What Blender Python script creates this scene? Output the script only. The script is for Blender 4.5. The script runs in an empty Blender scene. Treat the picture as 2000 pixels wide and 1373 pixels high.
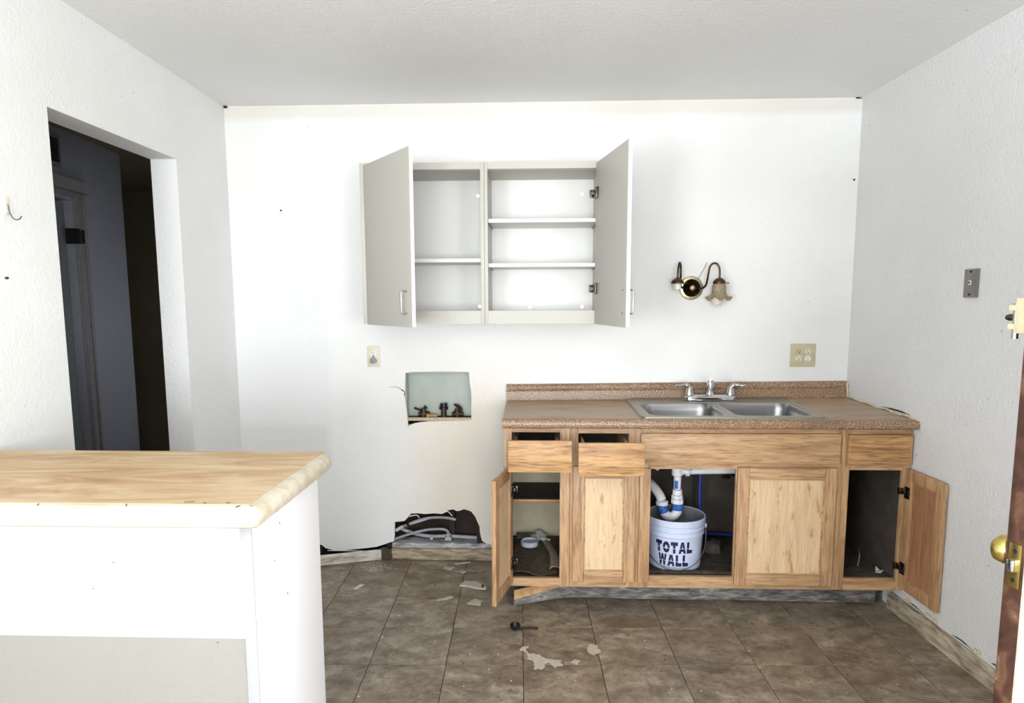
import bpy, bmesh, math, random
from mathutils import Vector, Matrix
from mathutils.geometry import tessellate_polygon
random.seed(7)
PI = math.pi
S = bpy.context.scene
COL = S.collection

# ------------------------------------------------------------------ camera
# axes: X right along the kitchen's back wall, Y towards the back wall, Z up; metres
EYE = 1.42
cam_d = bpy.data.cameras.new('camera')
cam_d.sensor_fit = 'HORIZONTAL'
cam_d.sensor_width = 36.0
cam_d.lens = 1312.0 / 2000 * 36
cam_d.shift_y = (746.8 - 686.5) / 2000
cam_d.clip_start = 0.05
cam = bpy.data.objects.new('camera', cam_d)
COL.objects.link(cam)
_p, _r, _y = .1197, .0033, -.0367
_M = Matrix.Rotation(-_y, 3, 'Z')
_f = _M @ Vector((0, math.cos(_p), -math.sin(_p)))
_rt = _M @ Vector((1, 0, 0))
_dn = _M @ Vector((0, -math.sin(_p), -math.cos(_p)))
_r2 = _rt * math.cos(_r) + _dn * math.sin(_r)
_d2 = -_rt * math.sin(_r) + _dn * math.cos(_r)
_m = Matrix((_r2, -_d2, -_f)).transposed().to_4x4()
_m.translation = (0, 0, EYE)
cam.matrix_world = _m
S.camera = cam

# ------------------------------------------------------------------ light
world = bpy.data.worlds.new('world')
S.world = world
world.use_nodes = True
world.node_tree.nodes['Background'].inputs[0].default_value = (.80, .88, 1, 1)
world.node_tree.nodes['Background'].inputs[1].default_value = .6

def area(name, loc, direction, sx, sy, power, colour):
    l = bpy.data.lights.new(name, 'AREA')
    l.shape = 'RECTANGLE'
    l.size, l.size_y, l.energy, l.color = sx, sy, power, colour
    o = bpy.data.objects.new(name, l)
    COL.objects.link(o)
    o.location = loc
    o.rotation_euler = Vector(direction).to_track_quat('-Z', 'Y').to_euler()
    return o
# daylight through the wide window behind the camera and the open outside door on the right
area('window_daylight', (.10, -6.12, 1.15), (0, 1, .35), 2.7, 2.1, 310, (.91, .955, 1))
area('left_fill_light', (-1.60, -1.30, 1.25), (1, .05, .65), 1.5, 1.3, 185, (.91, .955, 1))  # added fill at an invented left window, lifts right wall and ceiling
area('right_fill_light', (1.95, -1.60, 1.25), (-1, .30, .65), 1.5, 1.3, 118, (.91, .955, 1))  # second added fill, from the right, lifts left wall and ceiling
area('doorway_daylight', (1.98, .98, 1.06), (-1, 0, 0), .80, 1.9, 36, (.96, .97, 1))
# added lamp that brightens the dim hall; no window stands there
area('hall_fill_light', (-1.83, 4.75, 1.15), (-1, .25, 0), .7, 1.2, 3.4, (.90, .94, 1))

S.view_settings.view_transform = 'Standard'
S.view_settings.look = 'None'
S.view_settings.gamma = 1
S.view_settings.use_curve_mapping = False
S.view_settings.exposure = 0.16

# ------------------------------------------------------------------ materials
def lin(r, g, b):
    c = []
    for v in (r, g, b):
        v /= 255
        c.append(v / 12.92 if v <= .04045 else ((v + .055) / 1.055) ** 2.4)
    return (*c, 1)

class NT:
    def __init__(s, name):
        s.m = bpy.data.materials.new(name)
        s.m.use_nodes = True
        s.t = s.m.node_tree
        s.b = s.t.nodes['Principled BSDF']
        s._co = None
    def n(s, typ, **kw):
        o = s.t.nodes.new(typ)
        for k, v in kw.items():
            if k.startswith('i_'):
                o.inputs[k[2:].replace('_', ' ')].default_value = v
            else:
                setattr(o, k, v)
        return o
    def l(s, a, b):
        s.t.links.new(a, b)
    def coords(s, scale=(1, 1, 1), rnd=False, loc=(0, 0, 0), kind='Object'):
        if s._co is None:
            s._co = s.n('ShaderNodeTexCoord')
        mp = s.n('ShaderNodeMapping')
        mp.inputs['Scale'].default_value = scale
        mp.inputs['Location'].default_value = loc
        if rnd:
            oi = s.n('ShaderNodeObjectInfo')
            ml = s.n('ShaderNodeMath', operation='MULTIPLY')
            ml.inputs[1].default_value = 37.0
            s.l(oi.outputs['Random'], ml.inputs[0])
            ad = s.n('ShaderNodeVectorMath', operation='ADD')
            s.l(s._co.outputs[kind], ad.inputs[0])
            s.l(ml.outputs[0], ad.inputs[1])
            s.l(ad.outputs[0], mp.inputs['Vector'])
        else:
            s.l(s._co.outputs[kind], mp.inputs['Vector'])
        return mp.outputs[0]
    def noise(s, co, scale=5, detail=4, rough=.55, dist=0):
        o = s.n('ShaderNodeTexNoise')
        o.inputs['Scale'].default_value = scale
        o.inputs['Detail'].default_value = detail
        o.inputs['Roughness'].default_value = rough
        o.inputs['Distortion'].default_value = dist
        s.l(co, o.inputs['Vector'])
        return o.outputs['Fac']
    def ramp(s, fac, stops, interp='LINEAR'):
        o = s.n('ShaderNodeValToRGB')
        o.color_ramp.interpolation = interp
        e = o.color_ramp.elements
        while len(e) < len(stops):
            e.new(.5)
        for el, (p, c) in zip(e, stops):
            el.position = p
            el.color = c if len(c) == 4 else (*c, 1)
        s.l(fac, o.inputs[0])
        return o.outputs[0]
    def mix(s, fac, a, b, blend='MIX'):
        o = s.n('ShaderNodeMix', data_type='RGBA', blend_type=blend)
        for v, i in ((fac, 0), (a, 6), (b, 7)):
            if hasattr(v, 'node'):
                s.l(v, o.inputs[i])
            else:
                o.inputs[i].default_value = v
        return o.outputs[2]
    def bump(s, h, strength=.3, dist=.002):
        o = s.n('ShaderNodeBump')
        o.inputs['Strength'].default_value = strength
        o.inputs['Distance'].default_value = dist
        s.l(h, o.inputs['Height'])
        s.l(o.outputs[0], s.b.inputs['Normal'])
    def col(s, v):
        if hasattr(v, 'node'):
            s.l(v, s.b.inputs['Base Color'])
        else:
            s.b.inputs['Base Color'].default_value = v
    def set(s, rough=.5, metal=0, **kw):
        s.b.inputs['Roughness'].default_value = rough
        s.b.inputs['Metallic'].default_value = metal
        for k, v in kw.items():
            s.b.inputs[k].default_value = v
        return s.m
K0, K1 = (0, 0, 0, 1), (1, 1, 1, 1)

def plain(name, c, rough=.5, metal=0, vary=.12, scale=30, bump=0, **kw):
    t = NT(name)
    co = t.coords()
    f = t.noise(co, scale, 4)
    d = tuple(max(0, x * (1 - vary)) for x in c[:3]) + (1,)
    u = tuple(min(1, x * (1 + vary)) for x in c[:3]) + (1,)
    t.col(t.ramp(f, [(.3, d), (.7, u)]))
    if bump:
        t.bump(f, bump, .001)
    return t.set(rough, metal, **kw)

def paint(name, c, dirt, amount=.5, peel=.35, rough=.62, patches=()):
    """painted, orange-peel textured plaster with specks of dirt and soft stains"""
    t = NT(name)
    co = t.coords()
    big = t.noise(co, 1.1, 3)
    base = t.mix(t.ramp(big, [(.42, K0), (.75, (amount,) * 3 + (1,))]), c, dirt)
    sp = t.noise(co, 42, 2, .4)
    base = t.mix(t.ramp(sp, [(.77, K0), (.79, (.5, .5, .5, 1))]), base, tuple(x * .45 for x in dirt[:3]) + (1,))
    xyz = t.n('ShaderNodeSeparateXYZ')
    t.l(t._co.outputs['Object'], xyz.inputs[0])
    wob = t.noise(co, 6, 3)
    for (axis, u0, u1, v0, v1, soft, colour, amt) in patches:
        fac = None
        for ax, a, b in ((axis, u0, u1), (2, v0, v1)):
            src = xyz.outputs[ax]
            w = t.n('ShaderNodeMath', operation='MULTIPLY_ADD')
            t.l(wob, w.inputs[0])
            w.inputs[1].default_value = soft * 1.2
            t.l(src, w.inputs[2])
            for lo, hi in ((a - soft + soft * .6, a + soft + soft * .6), (b + soft + soft * .6, b - soft + soft * .6)):
                mr = t.n('ShaderNodeMapRange')
                t.l(w.outputs[0], mr.inputs[0])
                mr.inputs[1].default_value, mr.inputs[2].default_value = lo, hi
                if fac is None:
                    fac = mr.outputs[0]
                else:
                    mm = t.n('ShaderNodeMath', operation='MULTIPLY')
                    t.l(fac, mm.inputs[0])
                    t.l(mr.outputs[0], mm.inputs[1])
                    fac = mm.outputs[0]
        mm = t.n('ShaderNodeMath', operation='MULTIPLY')
        t.l(fac, mm.inputs[0])
        mm.inputs[1].default_value = amt
        base = t.mix(mm.outputs[0], base, colour)
    t.col(base)
    pe = t.noise(co, 75, 4, .65)
    t.bump(pe, peel, .009)
    return t.set(rough)

def oak(name, axis, light=(192, 156, 116), dark=(150, 111, 76), stain=(134, 94, 58), amt=.5, blot=((16, 4), (.60, .68)), pore_amt=.42):
    t = NT(name)
    sc = [55, 55, 55]
    sc[axis] = 3.2
    co = t.coords(sc, rnd=True)
    g = t.noise(co, 1.0, 5, .65, .6)
    sc2 = [9, 9, 9]
    sc2[axis] = .9
    co2 = t.coords(sc2, rnd=True)
    w = t.noise(co2, 1.6, 3, .5, 1.5)
    base = t.ramp(g, [(.30, lin(*dark)), (.52, lin(*light)), (.8, lin(*[min(255, v * 1.05) for v in light]))])
    base = t.mix(t.ramp(w, [(.45, K0), (.62, (.45,) * 3 + (1,))]), base, lin(*dark))
    sc3 = [blot[0][0]] * 3
    sc3[axis] = blot[0][1]
    st = t.noise(t.coords(sc3, rnd=True), 1.0, 4, .6)
    base = t.mix(t.ramp(st, [(blot[1][0], K0), (blot[1][1], (amt,) * 3 + (1,))]), base, lin(*stain))
    fi = [230, 230, 230]
    fi[axis] = 13
    pore = t.noise(t.coords(fi, rnd=True), 1.0, 2, .5)
    base = t.mix(t.ramp(pore, [(.54, K0), (.64, (pore_amt,) * 3 + (1,))]), base, lin(*[v * .6 for v in dark]))
    t.col(base)
    t.bump(g, .25, .001)
    return t.set(.48)

def tile_mat():
    t = NT('stone_look_tile')
    co = t.coords(rnd=True)
    n1 = t.noise(t.coords((1, 1.5, 1), rnd=True), 7.5, 9, .68, .35)
    n2 = t.noise(co, 26, 8, .72, .25)
    n3 = t.noise(co, 2.2, 3, .5)
    base = t.ramp(n1, [(.30, lin(78, 68, 58)), (.44, lin(122, 109, 93)), (.56, lin(148, 135, 117)), (.74, lin(188, 176, 157))])
    base = t.mix(t.ramp(n2, [(.36, (.75,) * 3 + (1,)), (.5, K0)]), base, lin(100, 86, 72))
    base = t.mix(t.ramp(n2, [(.60, K0), (.70, (.6,) * 3 + (1,))]), base, lin(208, 196, 178))
    base = t.mix(t.ramp(n3, [(.5, K0), (.7, (.5,) * 3 + (1,))]), base, lin(124, 102, 80))
    t.col(base)
    t.bump(n2, .35, .002)
    return t.set(.42)

def laminate():
    t = NT('speckled_brown_laminate')
    co = t.coords()
    n = t.noise(co, 170, 3, .7)
    n2 = t.noise(co, 420, 2, .6)
    base = t.ramp(n, [(.34, lin(74, 52, 38)), (.46, lin(132, 102, 78)), (.56, lin(160, 130, 102)), (.70, lin(216, 196, 168))])
    base = t.mix(t.ramp(n2, [(.60, K0), (.68, (.6,) * 3 + (1,))]), base, lin(206, 186, 160))
    base = t.mix(t.ramp(t.noise(co, 3, 4), [(.5, K0), (.72, (.5,) * 3 + (1,))]), base, lin(98, 76, 58))
    t.col(base)
    return t.set(.34)

def laminate_worn():
    t = NT('dull_brown_laminate_worktop')
    co = t.coords()
    n = t.noise(co, 240, 3, .7)
    base = t.ramp(n, [(.32, lin(134, 108, 82)), (.5, lin(172, 146, 116)), (.70, lin(198, 174, 144))])
    base = t.mix(t.ramp(t.noise(t.coords((1, 2.5, 1)), 4, 5), [(.48, K0), (.72, (.6,) * 3 + (1,))]), base, lin(112, 88, 68))
    t.col(base)
    return t.set(.38)

def tan_top():
    t = NT('tan_marbled_laminate')
    co = t.coords((.55, 2.6, 2))
    n = t.noise(co, 4.2, 6, .62, 1.4)
    base = t.ramp(n, [(.28, lin(158, 122, 82)), (.45, lin(184, 152, 112)), (.58, lin(200, 176, 140)), (.78, lin(212, 194, 164))])
    n2 = t.noise(t.coords((2, 14, 8)), 6, 4, .6, .6)
    base = t.mix(t.ramp(n2, [(.62, K0), (.72, (.5,) * 3 + (1,))]), base, lin(164, 118, 72))
    t.col(base)
    return t.set(.5)

def edge_worn():
    t = NT('worn_cream_edging')
    co = t.coords((1, 3, 3))
    n = t.noise(co, 9, 5, .6)
    xyz = t.n('ShaderNodeSeparateXYZ')
    t.l(t._co.outputs['Object'], xyz.inputs[0])
    base = t.ramp(n, [(.35, lin(182, 170, 142)), (.55, lin(200, 192, 174)), (.8, lin(208, 202, 190))])
    n2 = t.noise(t.coords((3, 30, 30)), 2, 4)
    base = t.mix(t.ramp(n2, [(.63, K0), (.72, (.6,) * 3 + (1,))]), base, lin(190, 176, 146))
    t.col(base)
    return t.set(.5)

def brushed(name, c, rough=.28, scale=(4, 300, 300)):
    t = NT(name)
    n = t.noise(t.coords(scale), 1, 3)
    t.col(t.ramp(n, [(.3, tuple(x * .8 for x in c[:3]) + (1,)), (.7, c)]))
    t.b.inputs['Anisotropic'].default_value = .4
    return t.set(rough, 1)

def worn_brown():
    t = NT('worn_brown_door_edge')
    n = t.noise(t.coords((14, 14, 9), kind='Object'), 1.5, 5, .6, .6)
    base = t.ramp(n, [(.34, lin(44, 26, 18)), (.52, lin(78, 46, 34)), (.64, lin(104, 74, 54)), (.76, lin(158, 134, 104))])
    t.col(base)
    t.bump(n, .3, .002)
    return t.set(.6)

def weathered_face():
    t = NT('weathered_door_face')
    n = t.noise(t.coords((9, 9, 3)), 1.6, 5, .6, .5)
    t.col(t.ramp(n, [(.34, lin(150, 96, 58)), (.46, lin(196, 140, 92)), (.55, lin(214, 200, 182)), (.7, lin(236, 232, 224))]))
    return t.set(.6)

def grimy_plank():
    t = NT('grimy_weathered_plank')
    n = t.noise(t.coords((4, 10, 18)), 2.6, 7, .7, .2)
    base = t.ramp(n, [(.30, lin(48, 45, 44)), (.46, lin(96, 92, 90)), (.58, lin(136, 130, 124)), (.72, lin(200, 194, 184))])
    t.col(base)
    t.bump(n, .5, .003)
    return t.set(.8)

def paint_over_wood(name, c0, c1, c2, sc=(4, 14, 20)):
    t = NT(name)
    n = t.noise(t.coords(sc), 2.4, 6, .65, .5)
    t.col(t.ramp(n, [(.34, lin(*c0)), (.5, lin(*c1)), (.68, lin(*c2))]))
    t.bump(n, .4, .002)
    return t.set(.7)

def glass_shade():
    t = NT('smoky_frosted_glass')
    n = t.noise(t.coords(), 60, 3)
    t.col(t.ramp(n, [(.3, lin(168, 146, 112)), (.7, lin(212, 196, 166))]))
    return t.set(.35, 0, **{'Transmission Weight': .55, 'IOR': 1.45})

STAIN_PATCH_B = ((0, -.66, -.13, .02, 1.02, .16, lin(228, 217, 198), .75),
           (0, -1.64, -1.13, .55, .76, .03, lin(214, 212, 208), .55),  # greyer patch low at the left end
           (0, -1.64, -1.12, .78, 2.0, .02, lin(226, 226, 228), .35),  # slightly greyer band above that patch
           (0, .62, .98, 1.34, 1.62, .12, lin(206, 204, 198), .45),
           (0, 1.2, 1.7, 1.0, 1.5, .2, lin(206, 206, 204), .4),
           (0, -1.64, 1.7, 2.36, 2.44, .02, lin(214, 206, 190), .5))
M = dict(
    wall=paint('white_wall_paint', lin(240, 240, 238), lin(218, 216, 211), .45),
    wallb=paint('white_wall_paint_stained_patchy', lin(238, 238, 236), lin(214, 211, 205), .4, patches=STAIN_PATCH_B),
    wallr=paint('white_wall_paint_dull', lin(222, 222, 221), lin(208, 207, 203), .5, peel=.6),
    ceil=paint('white_ceiling_paint', lin(236, 236, 234), lin(222, 220, 216), .4, peel=.5),
    hall=paint('blue_grey_hall_paint', lin(170, 172, 182), lin(136, 136, 142), .4, peel=.8, rough=.38),
    halldark=paint('dark_brown_hall_paint', lin(150, 138, 110), lin(122, 112, 88), .5, peel=.5),
    hallfloor=plain('hall_floor', lin(110, 98, 84), .6),
    tile=tile_mat(),
    grout=plain('dark_grout', lin(64, 54, 45), .9, vary=.3),
    oakv=oak('oak_vertical_grain', 2), oakh=oak('oak_horizontal_grain', 0),
    oakp=oak('oak_door_panel', 2, (218, 190, 152), (202, 170, 132), (176, 132, 86), .8, ((30, 9), (.60, .66)), .22),
    oakd=oak('oak_drawer_front', 0, (192, 150, 100), (140, 96, 56), (116, 76, 42), .6, pore_amt=.55),
    oakin=oak('oak_door_inside', 2, (190, 152, 112), (154, 114, 78), (124, 86, 54), .4),
    oakred=oak('oak_red_panel', 2, (172, 126, 92), (146, 102, 72), (124, 82, 56), .4),
    oaky=oak('oak_depth_grain', 1),
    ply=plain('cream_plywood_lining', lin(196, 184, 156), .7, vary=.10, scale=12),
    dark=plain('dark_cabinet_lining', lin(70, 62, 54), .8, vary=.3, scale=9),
    muck=plain('dirty_cabinet_floor', lin(70, 60, 50), .85, vary=.5, scale=24, bump=.5),
    lam=laminate(), lamt=laminate_worn(), tan=tan_top(), edge=edge_worn(),
    white=paint('smooth_white_paint', lin(232, 232, 234), lin(222, 222, 226), .25, peel=.08, rough=.5),
    panelw=paint('darkened_white_board', lin(184, 184, 187), lin(176, 176, 181), .3, peel=.08, rough=.5),  # white paint darkened in its colour to offset strong light on the front
    beige=paint('darkened_beige_board', lin(136, 133, 127), lin(130, 126, 119), .5, peel=.1),  # base colour lowered as well, because this side is lit too strongly
    trimg=paint('greyed_trim', lin(158, 158, 161), lin(124, 122, 120), .8, peel=.2),
    cab=paint('greyed_cream_cabinet', lin(190, 187, 177), lin(178, 173, 159), .4, peel=.04, rough=.45),
    cabin=paint('white_cabinet_lining', lin(232, 231, 228), lin(214, 212, 206), .4, peel=.04, rough=.5),
    steel=brushed('stainless_steel', lin(168, 168, 168), .30),
    rim=brushed('dull_stainless_rim', lin(172, 168, 158), .42),
    chrome=plain('chrome', lin(214, 216, 220), .12, 1, .04),
    metal=plain('nickel', lin(196, 194, 188), .28, 1, .05),
    hinge=plain('dark_hinge_metal', lin(96, 92, 86), .3, 1, .2),
    brass=plain('antique_brass', lin(88, 70, 50), .36, 1, .3, 40),
    brassl=plain('pale_antique_brass', lin(190, 176, 142), .38, 1, .15, 40),
    brassd=plain('door_brass', lin(214, 190, 112), .25, 1, .15),
    ivory=plain('ivory_plastic', lin(216, 211, 188), .45, 0, .05),
    almond=plain('almond_plastic', lin(186, 178, 146), .45, 0, .08),
    offw=plain('white_plastic', lin(232, 230, 222), .4, 0, .03),
    black=plain('black_plastic', lin(22, 21, 22), .38, 0, .2),
    slot=plain('slot_black', lin(18, 16, 14), .8, 0, .1),
    pvc=plain('white_pvc', lin(228, 228, 230), .4, 0, .07, 40),
    primer=plain('blue_stained_pvc', lin(52, 98, 178), .42, 0, .5, 55),
    pail=plain('white_pail_plastic', lin(198, 206, 228), .36, 0, .05, 20),
    pailin=plain('pail_inside', lin(120, 122, 128), .6, 0, .3, 14),
    ink=plain('navy_ink', lin(28, 24, 66), .5, 0, .1),
    wire=plain('grey_wire', lin(120, 124, 132), .35, 1, .1),
    blue=plain('blue_tube', lin(36, 58, 150), .45, 0, .15),
    hose=plain('grey_tube', lin(158, 160, 168), .45, 0, .2, 40),
    hosew=plain('pale_grey_fitting', lin(196, 200, 208), .5, 0, .2, 60),
    cavity=plain('dark_stud_wood', lin(46, 37, 31), .9, 0, .3, 14),
    sill=paint_over_wood('plaster_splashed_sill', (110, 108, 106), (168, 168, 168), (216, 214, 210)),
    base1=paint_over_wood('chalky_baseboard', (150, 136, 120), (200, 192, 180), (230, 226, 218)),
    base2=paint_over_wood('stripped_baseboard', (104, 88, 72), (150, 132, 112), (190, 174, 152)),
    base3=paint_over_wood('dirty_baseboard', (96, 84, 68), (164, 152, 130), (200, 190, 168), (14, 3, 20)),
    plank=grimy_plank(), brown=worn_brown(), weather=weathered_face(),
    bare=plain('bare_split_wood', lin(176, 138, 92), .75, 0, .3, 30, .4),
    nichem=plain('grey_green_box', lin(170, 178, 168), .35, 0, .08, 8),
    rust=plain('corroded_brass', lin(78, 64, 46), .5, .7, .5, 90, .5),
    grimeblk=plain('black_grime', lin(36, 30, 26), .9, 0, .5, 50, .6),
    tanwood=plain('pale_lip_wood', lin(190, 172, 148), .7, 0, .2, 40),
    paper=plain('crumpled_paper', lin(206, 204, 200), .8, 0, .08, 60, .2),
    plaster=plain('plaster_chip', lin(186, 176, 160), .9, 0, .15, 80, .3),
    rubble=plain('dirty_rubble', lin(72, 66, 60), .9, 0, .3, 50, .5),
    burlap=plain('rotten_liner', lin(88, 76, 58), .95, 0, .45, 40, .8),
    liner=plain('curled_liner', lin(150, 134, 116), .9, 0, .3, 60, .4),
    shade=glass_shade(),
    bulb=plain('frosted_bulb', lin(226, 218, 204), .3, 0, .03),
    plate=brushed('grey_steel_plate', lin(150, 146, 142), .4),
    caulk=plain('cracked_caulk', lin(206, 194, 168), .8, 0, .3, 60, .5),
    halldoor=plain('grey_hall_door', lin(128, 134, 134), .5, 0, .08),
    halltrim=plain('grey_hall_trim', lin(150, 146, 146), .5, 0, .08),
    ductdark=plain('dark_grille', lin(46, 46, 48), .7, 0, .2),
    clearhook=plain('clear_hook_plastic', lin(222, 214, 196), .25, 0, .05),
)

# ------------------------------------------------------------------ mesh helpers
def new():
    return bmesh.new()

def faces(bm, vs, fs, mtx=None, mi=0):
    bv = [bm.verts.new((mtx @ Vector(v)) if mtx else v) for v in vs]
    for f in fs:
        try:
            fc = bm.faces.new([bv[i] for i in f])
            fc.material_index = mi
        except ValueError:
            pass
    return bv

def box(bm, x0, x1, y0, y1, z0, z1, bev=0, mtx=None, mi=0):
    vs = [(x, y, z) for z in (z0, z1) for y in (y0, y1) for x in (x0, x1)]
    fs = [(0, 2, 3, 1), (4, 5, 7, 6), (0, 1, 5, 4), (2, 6, 7, 3), (0, 4, 6, 2), (1, 3, 7, 5)]
    if bev:
        t = bmesh.new()
        faces(t, vs, fs)
        bmesh.ops.bevel(t, geom=t.edges[:], offset=bev, segments=2, affect='EDGES', profile=.6)
        t.verts.ensure_lookup_table()
        idx = {v: i for i, v in enumerate(t.verts)}
        faces(bm, [v.co.copy() for v in t.verts], [[idx[v] for v in f.verts] for f in t.faces], mtx, mi)
        t.free()
    else:
        faces(bm, vs, fs, mtx, mi)
    return bm

def bx(*a, **k):
    return box(new(), *a, **k)

def smooth_path(pts, n=4):
    pts = [Vector(p) for p in pts]
    out = []
    for i in range(len(pts) - 1):
        p0, p1, p2, p3 = pts[max(i - 1, 0)], pts[i], pts[i + 1], pts[min(i + 2, len(pts) - 1)]
        for k in range(n):
            t = k / n
            out.append(.5 * ((2 * p1) + (p2 - p0) * t + (2 * p0 - 5 * p1 + 4 * p2 - p3) * t * t + (3 * p1 - p0 - 3 * p2 + p3) * t ** 3))
    out.append(pts[-1])
    return out

def tube(bm, pts, r, seg=10, sm=4, cap=True, mi=0):
    pts = smooth_path(pts, sm) if sm else [Vector(p) for p in pts]
    n = len(pts)
    rs = r if isinstance(r, (list, tuple)) else [r] * n
    if len(rs) != n:
        rs = [rs[min(len(rs) - 1, int(i / max(1, n - 1) * (len(rs) - 1) + .5))] for i in range(n)]
    up = Vector((0, 0, 1))
    prev = None
    rings = []
    for i, p in enumerate(pts):
        d = (pts[min(i + 1, n - 1)] - pts[max(i - 1, 0)]).normalized()
        if prev is None:
            a = d.cross(up)
            if a.length < .05:
                a = d.cross(Vector((1, 0, 0)))
        else:
            a = prev - d * prev.dot(d)
        a.normalize()
        prev = a
        b = d.cross(a)
        rings.append([bm.verts.new(p + (a * math.cos(2 * PI * k / seg) + b * math.sin(2 * PI * k / seg)) * rs[i]) for k in range(seg)])
    for i in range(n - 1):
        for k in range(seg):
            f = bm.faces.new((rings[i][k], rings[i][(k + 1) % seg], rings[i + 1][(k + 1) % seg], rings[i + 1][k]))
            f.smooth = True
            f.material_index = mi
    if cap:
        bm.faces.new(rings[0][::-1]).material_index = mi
        bm.faces.new(rings[-1]).material_index = mi
    return bm

def lathe(bm, prof, c=(0, 0, 0), axis='Z', seg=28, wave=None, cap=True, mi=0):
    """prof: (radius, along) pairs turned about an axis through c"""
    c = Vector(c)
    rings = []
    for j, (r, h) in enumerate(prof):
        ring = []
        for k in range(seg):
            a = 2 * PI * k / seg
            rr, hh = r, h
            if wave:
                rr, hh = wave(j, a, r, h)
            u, v = rr * math.cos(a), rr * math.sin(a)
            p = {'Z': (u, v, hh), 'Y': (u, hh, v), 'X': (hh, u, v)}[axis]
            ring.append(bm.verts.new(c + Vector(p)))
        rings.append(ring)
    for i in range(len(rings) - 1):
        for k in range(seg):
            f = bm.faces.new((rings[i][k], rings[i][(k + 1) % seg], rings[i + 1][(k + 1) % seg], rings[i + 1][k]))
            f.smooth = True
            f.material_index = mi
    if cap:
        for rg in (rings[0][::-1], rings[-1]):
            try:
                bm.faces.new(rg).material_index = mi
            except ValueError:
                pass
    return bm

def sheet(bm, loops, to3, t0, t1, mi=0):
    """flat plate with holes: loops of 2-D points (outer first), to3(u, v, t) -> 3-D, from depth t0 to t1"""
    flat = [p for lp in loops for p in lp]
    tri = tessellate_polygon([[Vector((p[0], p[1], 0)) for p in lp] for lp in loops])
    a = [bm.verts.new(to3(u, v, t0)) for u, v in flat]
    b = [bm.verts.new(to3(u, v, t1)) for u, v in flat]
    for t in tri:
        for q, rev in ((a, False), (b, True)):
            try:
                bm.faces.new([q[i] for i in (t[::-1] if rev else t)]).material_index = mi
            except ValueError:
                pass
    o = 0
    for lp in loops:
        n = len(lp)
        for i in range(n):
            j = (i + 1) % n
            try:
                bm.faces.new((a[o + i], a[o + j], b[o + j], b[o + i])).material_index = mi
            except ValueError:
                pass
        o += n
    return bm

def extrude_profile(bm, prof, x0, x1, xf=None, n=1, mi=0):
    """closed (y, z) profile swept along x; xf(i, y) gives the x of end i"""
    rings = []
    for k in range(n + 1):
        ring = []
        for y, z in prof:
            a = xf(0, y) if xf else x0
            b = xf(1, y) if xf else x1
            ring.append(bm.verts.new((a + (b - a) * k / n, y, z)))
        rings.append(ring)
    m = len(prof)
    for k in range(n):
        for i in range(m):
            bm.faces.new((rings[k][i], rings[k][(i + 1) % m], rings[k + 1][(i + 1) % m], rings[k + 1][i])).material_index = mi
    bm.faces.new(rings[0][::-1]).material_index = mi
    bm.faces.new(rings[-1]).material_index = mi
    return bm

def obj(name, bm, mat, parent=None, loc=None, mtx=None, label=None):
    """bm holds world coordinates unless mtx is given (then local to mtx, itself local to the parent)"""
    bmesh.ops.recalc_face_normals(bm, faces=bm.faces[:])
    me = bpy.data.meshes.new(name)
    origin = Vector(loc) if loc is not None else (Vector(parent['_o']) if parent is not None and mtx is None else Vector((0, 0, 0)))
    if mtx is None and origin.length:
        bmesh.ops.translate(bm, verts=bm.verts[:], vec=-origin)
    bm.to_mesh(me)
    bm.free()
    me.set_sharp_from_angle(angle=math.radians(38))
    for m in (mat if isinstance(mat, (list, tuple)) else [mat]):
        me.materials.append(M[m] if isinstance(m, str) else m)
    o = bpy.data.objects.new(name, me)
    COL.objects.link(o)
    if parent is not None:
        o.parent = parent
        if mtx is not None:
            o.matrix_local = mtx
        else:
            o.location = origin - Vector(parent['_o'])
    else:
        if mtx is not None:
            o.matrix_local = mtx
        else:
            o.location = origin
    o['_o'] = tuple(origin) if mtx is None else (0, 0, 0)
    if label:
        o['label'] = label
    return o

def tag(o, label, cat, group=None):
    o['label'], o['category'] = label, cat
    if group:
        o['group'] = group
    return o

def thing(name, loc, label, cat, group=None):
    o = bpy.data.objects.new(name, None)
    COL.objects.link(o)
    o.empty_display_size = .05
    o.location = loc
    o['_o'] = tuple(loc)
    return tag(o, label, cat, group)

def struct(name, bm, mat, label=None):
    o = obj(name, bm, mat)
    o['kind'] = 'structure'
    if label:
        o['label'] = label
    return o

def jag(pts, amp, n=3, closed=True, seed=1):
    r = random.Random(seed)
    out = []
    m = len(pts)
    for i in range(m if closed else m - 1):
        a, b = pts[i], pts[(i + 1) % m]
        out.append(a)
        for k in range(1, n):
            t = k / n
            out.append((a[0] + (b[0] - a[0]) * t + r.uniform(-amp, amp), a[1] + (b[1] - a[1]) * t + r.uniform(-amp, amp)))
    if not closed:
        out.append(pts[-1])
    return out

# ------------------------------------------------------------------ the shell
D = 3.573            # back wall face
ZC = 2.43            # ceiling
YR = -6.00           # wall behind the camera
XL = lambda y: -1.6223 + .02 * (D - y)
XR = lambda y: 1.632 + .041 * (D - y)

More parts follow.
